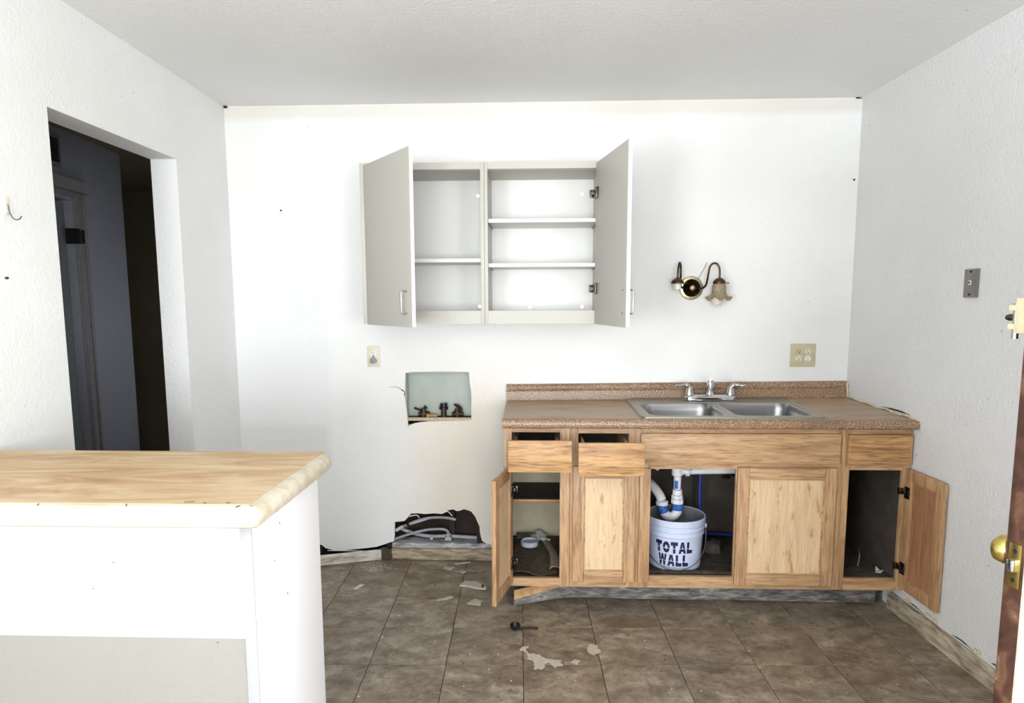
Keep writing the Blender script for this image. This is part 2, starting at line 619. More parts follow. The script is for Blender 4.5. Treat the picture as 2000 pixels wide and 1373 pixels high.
# floor: grout bed with single tiles
room = [(XL(YR), YR), (XR(YR), YR), (XR(D), D), (XL(D), D)]
floor = struct('floor', sheet(new(), [[(-1.75, YR - .1), (2.2, YR - .1), (1.80, D + .12), (-1.75, D + .12)]], lambda u, v, t: (u, v, t), -.06, -.005), 'grout')
fr = struct('floor_rear', sheet(new(), [[(-1.40, YR), (2.08, YR), (1.86, -2.0), (-1.51, -2.0)]], lambda u, v, t: (u, v, t), -.0049, -.001), 'tile')
T = .3048
CA, SA = math.cos(.0265), math.sin(.0265)
def t2w(u, v):
    return (CA * u - SA * v, SA * u + CA * v)
def clip(poly, nx, ny, c):
    out = []
    for i in range(len(poly)):
        a, b = poly[i], poly[(i + 1) % len(poly)]
        da, db = a[0] * nx + a[1] * ny - c, b[0] * nx + b[1] * ny - c
        if da <= 0:
            out.append(a)
        if da * db < 0:
            t = da / (da - db)
            out.append((a[0] + (b[0] - a[0]) * t, a[1] + (b[1] - a[1]) * t))
    return out
half = T / 2 - .0013
def tile_mesh(poly):
    bm = new()
    sheet(bm, [poly], lambda u, v, t: (u, v, t), -.005, 0)
    top = [f for f in bm.faces if f.calc_center_median().z > -.0005]
    bmesh.ops.recalc_face_normals(bm, faces=bm.faces[:])
    me = bpy.data.meshes.new('tile')
    bm.to_mesh(me)
    bm.free()
    me.materials.append(M['tile'])
    return me
def bevtile():
    bm = box(new(), -half, half, -half, half, -.005, 0)
    e = [e for e in bm.edges if all(v.co.z > -.001 for v in e.verts)]
    bmesh.ops.bevel(bm, geom=e, offset=.0006, segments=1, affect='EDGES')
    bmesh.ops.recalc_face_normals(bm, faces=bm.faces[:])
    me = bpy.data.meshes.new('tile')
    bm.to_mesh(me)
    bm.free()
    me.materials.append(M['tile'])
    return me
FULL = bevtile()
rowY = 134.2 * .0254
colX = -23.396 * .0254
ta = math.atan2(SA, CA)
for i in range(-5, 9):
    for j in range(-19, 2):
        cu, cv = colX + (i + .5) * T, rowY + (j + .5) * T
        c = t2w(cu, cv)
        quad = [t2w(cu + sx * half, cv + sy * half) for sx, sy in ((-1, -1), (1, -1), (1, 1), (-1, 1))]
        p = quad
        p = clip(p, 0, 1, D - .001)
        p = clip(p, 0, -1, 2.0) if p else p
        if p:
            p = clip(p, 1, .041, 1.632 + .041 * D)
        if p:
            p = clip(p, -1, -.02, 1.6223 - .02 * D)
        if len(p) < 3:
            continue
        full = all(abs(a[0] - b[0]) + abs(a[1] - b[1]) < 1e-6 for a, b in zip(p, quad)) and len(p) == 4
        if full:
            me = FULL
            o = bpy.data.objects.new('tile', me)
            o.rotation_euler.z = ta + random.uniform(-.002, .002)
        else:
            o = bpy.data.objects.new('tile', tile_mesh([(x - c[0], y - c[1]) for x, y in p]))
        COL.objects.link(o)
        o.parent = floor
        o.location = (c[0], c[1], random.uniform(-.0003, .0002) if full else 0)

struct('ceiling', bx(-1.75, 2.25, YR - .1, D + .12, ZC, ZC + .08), 'ceil')

# back wall: plaster sheet with the cut niche, the broken hole at the floor and its ragged foot
foot = [(-1.76, 0), (-1.30, .0), (-1.25, .07), (-1.198, .076), (-1.175, .056), (-1.150, .050), (-1.121, .041), (-1.06, .046), (-.991, .054), (-.94, .060),
        (-.89, .067), (-.855, .078), (-.817, .092), (-.792, .100)]
hole = [(-.786, .13), (-.783, .212), (-.757, .2135), (-.729, .217), (-.709, .238), (-.691, .260), (-.655, .262), (-.614, .258), (-.56, .262), (-.520, .259),
        (-.500, .268), (-.490, .279), (-.458, .286), (-.440, .276), (-.425, .277), (-.398, .287), (-.372, .280), (-.352, .270), (-.345, .258), (-.332, .236),
        (-.323, .213), (-.313, .19), (-.311, .155), (-.306, .13), (-.300, .108), (-.276, .092), (-.256, .07), (-.22, .03), (-.20, 0)]
outer = foot + hole + [(1.80, 0), (1.80, ZC), (-1.76, ZC)]
niche = [(-.705, 1.040), (-.66, 1.046), (-.60, 1.047), (-.52, 1.0485), (-.44, 1.048), (-.362, 1.046), (-.358, .98), (-.352, .95), (-.350, .90), (-.352, .85), (-.351, .785),
         (-.40, .781), (-.46, .779), (-.54, .778), (-.60, .776), (-.66, .768), (-.697, .757), (-.699, .80), (-.705, .86), (-.709, .90), (-.716, .925), (-.709, .95), (-.707, 1.0)]
wb = struct('wall_back', sheet(new(), [outer, niche], lambda u, v, t: (u, t, v), D, D + .014), 'wallb')
obj('sheathing', bx(-1.76, 1.80, D + .115, D + .14, 0, ZC), 'cavity', wb)
for x in (-1.24, -.84, -.33, .1):
    obj('stud', bx(x, x + .038, D + .016, D + .112, 0, ZC - .01), 'cavity', wb)
obj('stud', bx(-.486, -.458, D + .062, D + .1, .095, .62), 'cavity', wb)
obj('cavity_cap', bx(-1.76, 1.80, D + .014, D + .115, ZC - .02, ZC), 'cavity', wb)
for x in (-1.78, 1.80):
    obj('cavity_cap', bx(x, x + .02, D, D + .14, 0, ZC), 'cavity', wb)
bm = new()
sheet(bm, [[(-.80, 0)] + [(-.24 - .0, 0)] + [(-.24 - k * .028, .090 + .003 * math.sin(k * 1.7) + .002 * math.sin(k * 4.1)) for k in range(21)]], lambda u, v, t: (u, t, v), D - .001, D + .10)
obj('sill_plate', bm, 'sill', wb, label='plaster-splashed sill board in the hole')
# loose plaster curls round the hole and a crack left of the niche
for k, pts in enumerate([[(-.52, .262), (-.49, .275), (-.47, .258), (-.462, .248)], [(-.352, .27), (-.335, .25), (-.325, .225), (-.312, .2)], [(-.70, .245), (-.66, .252), (-.645, .236)],
                         [(-.44, .295), (-.42, .302), (-.395, .297)], [(-.375, .31), (-.36, .302), (-.362, .286)]]):
    obj('torn_paper', tube(new(), [(x, D - .003, z) for x, z in pts], .0026, 6), 'wall', wb)
obj('crack', tube(new(), [(-.80, D, .962), (-.76, D, .964), (-.735, D, .955), (-.716, D, .94)], [.0004, .001, .0015, .003], 6), 'grimeblk', wb)
obj('crack', tube(new(), [(-.699, D - .001, .752), (-.66, D, .768), (-.62, D, .775), (-.59, D, .778)], .0015, 6), 'grimeblk', wb)
# cracked edge where back wall meets ceiling
obj('crack', tube(new(), [(-1.62, D, ZC - .003), (-1.61, D - .006, ZC - .004), (-1.60, D, ZC - .006)], [.004, .008, .002], 6), 'grimeblk', wb)
obj('crack', tube(new(), [(1.595, D - .002, ZC - .004), (1.61, D - .003, ZC - .002), (1.628, D, ZC - .006)], [.001, .004, .002], 6), 'grimeblk', wb)

# left wall with the doorway
o_l = [(YR, 0), (2.224, 0), (2.224, 2.056), (3.046, 2.058), (3.052, 0), (D + .12, 0), (D + .12, ZC), (YR, ZC)]
struct('wall_left', sheet(new(), [o_l, [(-2.1, .55), (-.5, .55), (-.5, 1.95), (-2.1, 1.95)]], lambda u, v, t: (XL(u) - t, u, v), 0, .118), 'wall')
# right wall with the outside doorway (nearer than the picture's edge)
o_r = [(YR, 0), (.60, 0), (.60, 2.05), (1.45, 2.05), (1.45, 0), (D + .12, 0), (D + .12, ZC), (YR, ZC)]
struct('wall_right', sheet(new(), [o_r, [(-2.4, .55), (-.8, .55), (-.8, 1.95), (-2.4, 1.95)]], lambda u, v, t: (XR(u) + t, u, v), 0, .13), 'wallr')
# wall behind the camera with its window
wr = struct('wall_rear', sheet(new(), [[(-1.75, 0), (2.25, 0), (2.25, ZC), (-1.75, ZC)], [(-1.3, .06), (1.5, .06), (1.5, 2.24), (-1.3, 2.24)]], lambda u, v, t: (u, t, v), YR, YR - .06), 'wall')
wf = new()
for x in (-1.3, .08, 1.46):
    box(wf, x, x + .04, YR - .055, YR - .015, .06, 2.24)
for xa, xb in ((-1.26, .08), (.12, 1.46)):
    box(wf, xa, xb, YR - .052, YR - .018, .06, .10)
    box(wf, xa, xb, YR - .052, YR - .018, 2.20, 2.24)
w1 = struct('window_1', wf, 'offw')
for nm, ya, yb, xw in (('added_left_window', -2.1, -.5, lambda y: XL(y) - .06), ('added_right_window', -2.4, -.8, lambda y: XR(y) + .06)):  # invented side windows, added to carry the two fill lights
    wf = new()
    for y in (ya + .001, (ya + yb) / 2 - .02, yb - .041):
        box(wf, xw(y) - .02, xw(y) + .02, y, y + .04, .551, 1.949)
    for z in (.551, 1.909):
        for y in (ya + .042, (ya + yb) / 2 + .021):
            box(wf, xw(y) - .018, xw(y) + .018, y, y + (yb - ya) / 2 - .063, z, z + .04)
    struct(nm, wf, 'offw')

# hallway behind the doorway
HX, HY = -2.80, 4.137                      # a point on the hall's far wall
HD = Vector((-.113, 1.0, 0)).normalized()
HN = Vector((HD.y, -HD.x, 0))              # towards the kitchen
ang = math.atan2(-HD.x, HD.y)
HM = Matrix.Translation((HX, HY, 0)) @ Matrix.Rotation(ang, 4, 'Z')   # local: y along wall, -x into the wall
def hbox(s0, s1, n0, n1, z0, z1, bev=0):
    return box(new(), n0, n1, s0, s1, z0, z1, bev)
def hstruct(name, bm, mat):
    o = obj(name, bm, mat, mtx=HM)
    o['kind'] = 'structure'
    return o
bm = sheet(new(), [[(-2.2, 0), (-.92, 0), (-.92, 2.03), (-.10, 2.03), (-.10, 0), (.52, 0), (.52, ZC), (-2.2, ZC)]], lambda u, v, t: (t, u, v), 0, -.11)
hstruct('wall_hall', bm, 'hall')
struct('floor_hall', bx(-5.2, -1.75, 1.2, 6.3, -.06, 0), 'hallfloor')
struct('ceiling_hall', bx(-5.2, -1.70, 1.2, 6.3, ZC, ZC + .05), 'halldark')
struct('wall_hall_end', bx(-5.2, -1.70, 6.2, 6.3, 0, ZC), 'halldark')
struct('wall_hall_outer', bx(-5.2, -5.1, 1.2, 6.3, 0, ZC), 'halldark')
struct('wall_hall_near', bx(-5.2, -1.64, 1.2, 1.3, 0, ZC), 'halldark')
struct('wall_hall_side', bx(-1.80, -1.765, D + .12, 6.3, 0, ZC), 'halldark')
# hall door leaf, casing, hinge
d2 = hstruct('door_1', hbox(-.90, -.12, -.075, -.04, .01, 2.02, .003), 'halldoor')
d2['label'] = 'grey door in the dark hall beyond the doorway'
obj('hinge', hbox(-.125, -.075, -.042, .026, 1.775, 1.865), 'slot', d2, mtx=Matrix())
obj('hinge_knuckle', lathe(new(), [(.009, 1.78), (.009, 1.86)], (.030, -.066, 0), seg=10), 'slot', d2, mtx=Matrix())
tr = hstruct('trim_1', hbox(-.10, .0, 0, .018, 0, 2.05, .004), 'halltrim')
obj('casing_bead', hbox(-.03, -.012, .018, .030, 0, 2.05, .004), 'halltrim', tr, mtx=Matrix())
obj('casing_bead', hbox(-.095, -.07, .018, .026, 0, 2.05, .004), 'halltrim', tr, mtx=Matrix())
obj('head_casing', hbox(-1.0, .0, 0, .020, 2.05, 2.08, .003), 'halltrim', tr, mtx=Matrix())
bm = new()
pr = [(0, 2.08), (.03, 2.085), (.045, 2.105), (.062, 2.125), (.066, 2.14), (0, 2.14)]
rings = []
for s in (-1.05, .05):
    rings.append([bm.verts.new((x, s, z)) for x, z in pr])
for i in range(6):
    bm.faces.new((rings[0][i], rings[0][(i + 1) % 6], rings[1][(i + 1) % 6], rings[1][i]))
bm.faces.new(rings[0]); bm.faces.new(rings[1][::-1])
obj('cornice', bm, 'halltrim', tr, mtx=Matrix())
# return air grille above the hall door
vt = obj('air_grille', hbox(-.62, -.20, 0, .012, 2.20, 2.385, .002), 'halldoor', mtx=HM)
tag(vt, 'dark square air grille above the hall door', 'vent')
obj('opening', hbox(-.60, -.225, .012, .0135, 2.225, 2.36), 'ductdark', vt, mtx=Matrix())
for k in range(6):
    obj('louvre', hbox(-.595, -.23, .0135, .020, 2.232 + k * .021, 2.238 + k * .021), 'ductdark', vt, mtx=Matrix())

# ------------------------------------------------------------------ baseboards
bb = struct('baseboard_back', bx(-.80, -.165, D - .020, D - .002, .002, .066, .003), 'base2', 'bare dirty baseboard below the broken wall')
Mb = Matrix.Translation((-1.25, 3.425, 0)) @ Matrix.Rotation(math.atan2(.122, .38), 4, 'Z')
o = obj('baseboard_left', box(new(), 0, .415, 0, .016, .002, .058, .003), 'base1', mtx=Mb)
o['kind'] = 'structure'
o['label'] = 'chalky white baseboard length pulled loose from the wall'
o = obj('baseboard_back', sheet(new(), [jag([(-.868, .002), (-.80, .002), (-.802, .062), (-.862, .066)], .006, 4, seed=4)], lambda u, v, t: (u, t, v), D - .022, D - .002), 'muck')
o['kind'] = 'structure'
o['label'] = 'crumbled dark gap between two baseboard lengths'
br = new()
def rb(y):
    return XR(y)
prof = [(0, 0), (0, .075), (-.006, .078), (-.010, .068), (-.016, .064), (-.017, 0)]
rings = []
for y in (1.66, 3.045):
    rings.append([br.verts.new((rb(y) - .001 + a * 1.4, y, .001 + b)) for a, b in prof])
for i in range(6):
    br.faces.new((rings[0][i], rings[0][(i + 1) % 6], rings[1][(i + 1) % 6], rings[1][i]))
br.faces.new(rings[0]); br.faces.new(rings[1][::-1])
brs = struct('baseboard_right', br, 'base3')
for k, (y0, y1, z) in enumerate([(2.62, 2.50, .085), (2.40, 2.36, .088), (2.95, 2.80, .083)]):
    obj('gap', tube(new(), [(XR(y0) - .001, y0, z), (XR((y0 + y1) / 2) - .003, (y0 + y1) / 2, z + .006), (XR(y1) - .001, y1, z - .002)], [.001, .0022, .001], 6), 'grimeblk', brs)
for k, (y, w) in enumerate([(2.70, .10), (2.88, .06), (2.45, .05)]):
    bm = new()
    sheet(bm, [jag([(y, .078), (y + w, .078), (y + w * .8, .10), (y + w * .2, .105)], .006, 3, seed=20 + k)], lambda u, v, t: (XR(u) - t, u, v), .001, .004)
    obj('plaster_scab', bm, 'caulk', brs)

# ------------------------------------------------------------------ outside door, ajar on the right
LX, LY = .932, 1.262
HGX, HGY = XR(1.44) - .01, 1.435
dv = Vector((HGX - LX, HGY - LY, 0))
dw = dv.length
da = math.atan2(dv.y, dv.x)
DM = Matrix.Translation((LX, LY, 0)) @ Matrix.Rotation(da, 4, 'Z')     # local x: latch -> hinge; y: 0 near face .044 far face
bm = new()
box(bm, .004, dw, 0, .044, .012, 2.03)
dr = obj('door_2', bm, 'weather', mtx=DM)
dr['kind'] = 'structure'
dr['label'] = 'worn brown outside door ajar at the right edge'
E0 = Matrix()
obj('door_edge', box(new(), 0, .004, .004, .0445, .012, 2.03, .001), 'brown', dr, mtx=E0)
obj('door_corner', box(new(), -.0015, .012, -.0015, .004, .012, 2.03, .001), 'caulk', dr, mtx=E0)
obj('inner_skin', box(new(), .003, dw, .044, .047, .012, 2.03), 'brown', dr, mtx=E0)
lp = obj('latch_plate', box(new(), -.003, 0, .010, .036, .865, .953, .001), 'brassd', dr, mtx=E0)
obj('bolt', box(new(), -.014, -.002, .016, .030, .898, .922, .003), 'chrome', lp, mtx=E0)
for z in (.880, .938):
    obj('screw', lathe(new(), [(.0045, -.0036), (.0045, -.002)], (0, .023, z), 'X', 12), 'slot', lp, mtx=E0)
bm = new()
lathe(bm, [(.028, .047), (.031, .052), (.012, .056), (.012, .078), (.022, .083), (.029, .095), (.0285, .110), (.020, .119), (.0, .121)], (.062, 0, .908), 'Y', 24)
obj('knob', bm, 'brassd', dr, mtx=E0)
bm = new()
lathe(bm, [(.028, 0), (.031, -.005), (.012, -.009), (.012, -.031), (.022, -.036), (.029, -.048), (.0285, -.063), (.02, -.072), (0, -.074)], (.062, 0, .908), 'Y', 24)
obj('knob', bm, 'brassd', dr, mtx=E0)
bm = new()
box(bm, .004, .034, .047, .072, 1.356, 1.424, .002)
sb = obj('slide_bolt', bm, 'almond', dr, mtx=E0, label='paint-caked slide bolt')
obj('bolt_rod', lathe(new(), [(.006, 1.345), (.006, 1.414)], (.016, .080, 0), seg=10), 'metal', sb, mtx=E0)
obj('keeper', box(new(), .004, .030, .072, .086, 1.400, 1.410), 'almond', sb, mtx=E0)
obj('keeper', box(new(), .004, .030, .072, .086, 1.364, 1.374), 'almond', sb, mtx=E0)
obj('bolt_knob', lathe(new(), [(.004, .08), (.007, .092), (.005, .100), (0, .101)], (.016, 0, 1.386), 'Y', 10), 'hinge', sb, mtx=E0)

# ------------------------------------------------------------------ peninsula half wall and its top
PX, PY0, PY1, PZ = -.600, 1.365, 1.775, 1.0
t = thing('half_wall', (-1.08, 1.57, 0), 'white half-height partition under the tan counter at left', 'partition')
obj('core', bx(XL(1.57) + .012, PX - .008, PY0 + .012, PY1, 0, .952), 'white', t)
obj('end_panel', bx(PX - .008, PX, PY0 + .001, PY1 + .002, 0, .952, .002), 'white', t)
obj('corner_trim', bx(PX - .034, PX - .0082, PY0, PY0 + .012, 0, .950, .0015), 'trimg', t)
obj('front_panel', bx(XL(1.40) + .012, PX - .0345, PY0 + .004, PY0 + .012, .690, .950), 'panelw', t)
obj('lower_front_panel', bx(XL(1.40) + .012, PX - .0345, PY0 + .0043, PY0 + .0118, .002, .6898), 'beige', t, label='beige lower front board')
for k, (y, z) in enumerate(((1.46, .83), (1.50, .905), (1.53, .72))):
    obj('nail_mark', tube(new(), [(PX, y, z), (PX + .0004, y + .001 - .002 * k, z + .004 + .001 * k)], .0009, 6, 0), 'hinge', t)
for x, z in ((-.92, .86), (-.97, .80), (-.70, .68)):
    obj('scuff', tube(new(), [(x, PY0 + .0039, z), (x + .003, PY0 + .0038, z + .001), (x + .005, PY0 + .0039, z - .001)], .0008, 6, 2), 'hinge', t)
tp = thing('bar_counter', (-1.08, 1.58, .952), 'tan marbled counter top with worn cream edging on the white partition', 'countertop')
XT, YF, YB = -.572, 1.318, 1.846
bm = new()
sheet(bm, [[(XL(1.5) + .012, YF + .028), (XT - .030, YF + .028), (XT - .030, YB - .002), (XL(1.5) + .012, YB - .002)]], lambda u, v, w: (u, v, w), .956, PZ)
obj('slab', bm, 'tan', tp)
bm = new()
pe = [(.030, PZ - .001), (.018, PZ - .0015), (.008, PZ - .006), (.001, PZ - .018), (0, PZ - .03), (.004, PZ - .042), (.012, PZ - .047), (.030, PZ - .047)]
def sweep(bm, prof, path):
    """prof: (inset, z); path: list of (corner xy, inward unit dir)"""
    rings = [[bm.verts.new((p[0] + n[0] * a, p[1] + n[1] * a, z)) for a, z in prof] for p, n in path]
    m = len(prof)
    for i in range(len(rings) - 1):
        for k in range(m):
            f = bm.faces.new((rings[i][k], rings[i][(k + 1) % m], rings[i + 1][(k + 1) % m], rings[i + 1][k]))
            f.smooth = k in range(1, 6)
    bm.faces.new(rings[0]); bm.faces.new(rings[-1][::-1])
path = [((XL(1.4) + .012, YF), (0, 1))]
rc = .022
for k in range(5):
    a = -PI / 2 + k / 4 * PI / 2
    path.append(((XT - rc + rc * math.cos(a), YF + rc + rc * math.sin(a)), (-math.cos(a) if 0 < k < 4 else (0 if k == 0 else -1), -math.sin(a) if 0 < k < 4 else (1 if k == 0 else 0))))
rd = .035
for k in range(5):
    a = k / 4 * PI / 2
    path.append(((XT - rd + rd * math.cos(a), YB - rd + rd * math.sin(a)), (-math.cos(a), -math.sin(a))))
sweep(bm, pe, path)
obj('edge_band', bm, 'edge', tp, label='worn cream rounded edge')
for k, (x, y, a) in enumerate([(-.735, YF + .040, .2), (-.70, YF + .034, -.1), (-.62, YF + .017, 1.2), (-.86, YF + .020, -1.0), (-1.05, YF + .020, -1.0), (-.65, YF + .036, .1)]):
    L = (.022, .006, .012, .014, .014, .008)[k]
    bm = new()
    dx, dy = math.cos(a) * L / 2, math.sin(a) * L / 2
    z = PZ + .0004 if y > YF + .028 else PZ - .0012
    tube(bm, [(x - dx, y - dy, z), (x, y + .001, z), (x + dx, y + dy, z)], .0012, 6, 2)
    obj('scratch', bm, 'hinge', tp)

# ------------------------------------------------------------------ base cabinets
F = 2.965            # face frame front
OV = .019            # overlay thickness
ZB, ZT = .117, .862
def panel_door(name, parent, W, Hh, Mx, z0, front=('oakv', 'oakh', 'oakp'), st=.052, th=.019, hinge_side=None, inside=False):
    """frame-and-panel door in local coords: x 0..W from hinge, y 0 (outer face) .. th (inner face)"""
    m_v, m_h, m_p = front
    d = obj(name, box(new(), st - .004, W - st + .004, .008, th - .007, z0 + st - .004, z0 + Hh - st + .004), m_p, parent, mtx=Mx)
    obj('stile', box(new(), 0, st, 0, th, z0, z0 + Hh, .003), m_v, d, mtx=E0)
    obj('stile', box(new(), W - st, W, 0, th, z0, z0 + Hh, .003), m_v, d, mtx=E0)
    obj('rail', box(new(), st + .0004, W - st - .0004, .0005, th - .0005, z0, z0 + st, .003), m_h, d, mtx=E0)
    obj('rail', box(new(), st + .0004, W - st - .0004, .0005, th - .0005, z0 + Hh - st, z0 + Hh, .003), m_h, d, mtx=E0)
    # bead round the panel
    bm = new()
    for a in ((st, st + .006, z0 + st, z0 + Hh - st), (W - st - .006, W - st, z0 + st, z0 + Hh - st)):
        box(bm, a[0], a[1], .0045, th - .004, a[2], a[3])
    for a in ((z0 + st, z0 + st + .006), (z0 + Hh - st - .006, z0 + Hh - st)):
        box(bm, st + .006, W - st - .006, .0045, th - .004, a[0], a[1])
    obj('bead', bm, m_h, d, mtx=E0)
    return d
def euro_hinge(parent, x, y, z, sx):
    """two-piece concealed hinge: a cup plate on the door and an arm to the frame (door-local coords)"""
    bm = new()
    box(bm, x, x + .034 * sx if sx > 0 else x, y, y + .006, z - .026, z + .026, .002) if sx > 0 else None
    lathe(bm, [(.015, y), (.015, y + .008), (.011, y + .010), (0, y + .010)], (x + .02, 0, z), 'Y', 14)
    box(bm, x - .012, x + .014, y + .006, y + .017, z - .008, z + .008, .002)
    box(bm, x - .022, x - .010, y + .003, y + .022, z - .014, z + .014, .002)
    return obj('hinge', bm, 'hinge', parent, mtx=E0)
def drawer(name, parent, x0, x1, yf, z0, z1, ox0, ox1):
    d = obj(name, bx(x0, x1, yf, yf + .019, z0, z1, .004), 'oakd', parent)
    box_h = z1 - z0 - .05
    za = z0 + .018
    obj('drawer_side', bx(ox0, ox0 + .011, yf + .0195, yf + .50, za, za + box_h), 'oaky', d)
    obj('drawer_side', bx(ox1 - .011, ox1, yf + .0195, yf + .50, za, za + box_h), 'oaky', d)
    bk = obj('drawer_back', bx(ox0 + .0115, ox1 - .0115, yf + .485, yf + .50, za, za + box_h + .012), 'dark', d)
    obj('drawer_bottom', bx(ox0 + .0115, ox1 - .0115, yf + .0195, yf + .484, za + .004, za + .010), 'ply', d)
    return d

# left 12-inch unit
CX = (-.147, .1505)
ca = thing('base_cabinet', (0, 3.26, 0), 'narrow oak base cabinet with its drawer pulled out at the left end', 'cabinet')
obj('stile', bx(CX[0], -.111, F, F + OV, ZB, ZT, .001), 'oakv', ca)
obj('stile', bx(.106, CX[1], F, F + OV, ZB, ZT, .001), 'oakv', ca)
obj('rail', bx(-.1108, .1058, F + .0003, F + OV, .838, ZT), 'oakh', ca)
obj('rail', bx(-.1108, .1058, F + .0003, F + OV, .668, .700), 'oakh', ca)
obj('rail', bx(-.1108, .1058, F + .0003, F + OV, ZB, .156), 'oakh', ca)
def side(x0, x1, mat, par, y1=D - .006):
    y0 = F + OV + .0003
    obj('side_panel', sheet(new(), [[(y0, ZB), (3.115, ZB), (3.115, .001), (y1, .001), (y1, .855), (y0, .855)]], lambda u, v, t: (t, u, v), x0, x1), mat, par)
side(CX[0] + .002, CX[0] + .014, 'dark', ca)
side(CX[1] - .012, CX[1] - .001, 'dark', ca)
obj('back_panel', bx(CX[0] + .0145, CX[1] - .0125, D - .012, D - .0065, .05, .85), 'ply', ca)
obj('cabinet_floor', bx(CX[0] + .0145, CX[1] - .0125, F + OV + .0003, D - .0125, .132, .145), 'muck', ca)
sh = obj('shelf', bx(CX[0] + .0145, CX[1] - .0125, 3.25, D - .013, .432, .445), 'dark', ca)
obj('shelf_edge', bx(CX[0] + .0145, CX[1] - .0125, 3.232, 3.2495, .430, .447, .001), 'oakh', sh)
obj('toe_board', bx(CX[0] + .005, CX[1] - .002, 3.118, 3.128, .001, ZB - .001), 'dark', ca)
drawer('drawer', ca, -.120, .150, 2.775, .702, .838, -.098, .098)
# its door, swung out past square to the left
hx, hy = -.124, F - .006
fx, fy = -.187, 2.705
Wd = math.hypot(fx - hx, fy - hy)
# local x runs hinge -> free edge; the inner face is local +y
an = math.atan2(fy - hy, fx - hx)
MD = Matrix.Translation((hx - 0, hy - 3.26, 0)) @ Matrix.Rotation(an, 4, 'Z') @ Matrix.Translation((0, -.0, 0))
dl = panel_door('door', ca, Wd, .546, MD, .138, ('oakin', 'oakin', 'oakp'), .046)
for z in (.58, .24):
    euro_hinge(dl, .010, .019, z, 1)

# 60-inch sink base
BX = (.1515, 1.652)
cb = thing('sink_cabinet', (.90, 3.26, 0), 'wide oak sink cabinet with doors and drawer front under the double sink', 'cabinet')
for x0, x1 in ((BX[0], .188), (.412, .508), (.892, .928), (1.334, 1.388), (1.620, BX[1])):
    z0, z1 = ZB, ZT
    if x0 == .892:
        z0, z1 = .171, .673
    obj('stile', bx(x0, x1, F, F + OV, z0, z1, .001), 'oakv', cb)
def rails(z0, z1, spans):
    for a, b in spans:
        obj('rail', bx(a + .0003, b - .0003, F + .0003, F + OV, z0, z1), 'oakh', cb)
rails(.834, ZT, ((.188, .412), (.508, 1.334), (1.388, 1.620)))
rails(.673, .702, ((.188, .412), (.508, 1.334), (1.388, 1.620)))
rails(ZB, .171, ((.188, .412), (.508, 1.334), (1.388, 1.620)))
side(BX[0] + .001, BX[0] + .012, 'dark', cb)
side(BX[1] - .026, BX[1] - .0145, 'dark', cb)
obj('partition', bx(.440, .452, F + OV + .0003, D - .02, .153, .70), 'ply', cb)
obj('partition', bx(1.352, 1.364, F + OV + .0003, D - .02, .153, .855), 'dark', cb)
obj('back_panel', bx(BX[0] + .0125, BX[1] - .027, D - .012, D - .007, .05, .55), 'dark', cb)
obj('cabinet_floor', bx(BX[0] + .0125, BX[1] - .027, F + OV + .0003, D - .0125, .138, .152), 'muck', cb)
obj('toe_board', bx(.16, BX[1] - .004, 3.118, 3.128, .001, ZB - .001), 'plank', cb)
drawer('drawer', cb, .174, .448, 2.735, .698, .838, .200, .400)
O2 = F - OV - .0005
def fixed_door(x0, x1, z0, z1):
    return panel_door('door', cb, x1 - x0, z1 - z0, Matrix.Translation((x0 - .90, O2 - 3.26, 0)), z0, st=.050)
fixed_door(.165, .444, .149, .686)
fixed_door(.895, 1.328, .141, .684)
sp = obj('broken_door_stile', bx(.462, .511, O2, O2 + OV, .147, .679, .003), 'oakv', cb, label='single stile left of a missing door')
ff = obj('false_front', bx(.464, 1.338, O2, O2 + OV, .703, .838, .005), 'oakh', cb)
ff2 = obj('false_front', bx(1.369, 1.648, O2, O2 + OV, .702, .836, .005), 'oakd', cb)
for o_, x0, x1 in ((ff, .464, 1.338), (ff2, 1.369, 1.648)):
    bm = new()
    za, zb = .703, .837
    for a in ((x0 + .007, x1 - .007, za + .006, za + .009), (x0 + .007, x1 - .007, zb - .009, zb - .006)):
        box(bm, a[0], a[1], O2 - .0012, O2 + .001, a[2], a[3])
    for a in ((x0 + .006, x0 + .009), (x1 - .009, x1 - .006)):
        box(bm, a[0], a[1], O2 - .0012, O2 + .001, za + .009, zb - .009)
    obj('bead', bm, 'oakh', o_)
# right door, swung round to the wall: local x hinge -> free edge, inner face towards the room
hx, hy = 1.628, F - .006
fx, fy = 1.641, 2.697
Wd = math.hypot(fx - hx, fy - hy)
an = math.atan2(fy - hy, fx - hx)
th = .019
MD = Matrix.Translation((hx - .90, hy - 3.26, 0)) @ Matrix.Rotation(an, 4, 'Z') @ Matrix.Scale(-1, 4, (0, 1, 0)) @ Matrix.Translation((0, -th, 0))
dr2 = panel_door('door', cb, Wd, .546, MD, .138, ('oakin', 'oakin', 'oakred'), .048)
for z in (.58, .235):
    euro_hinge(dr2, .010, .019, z, 1)

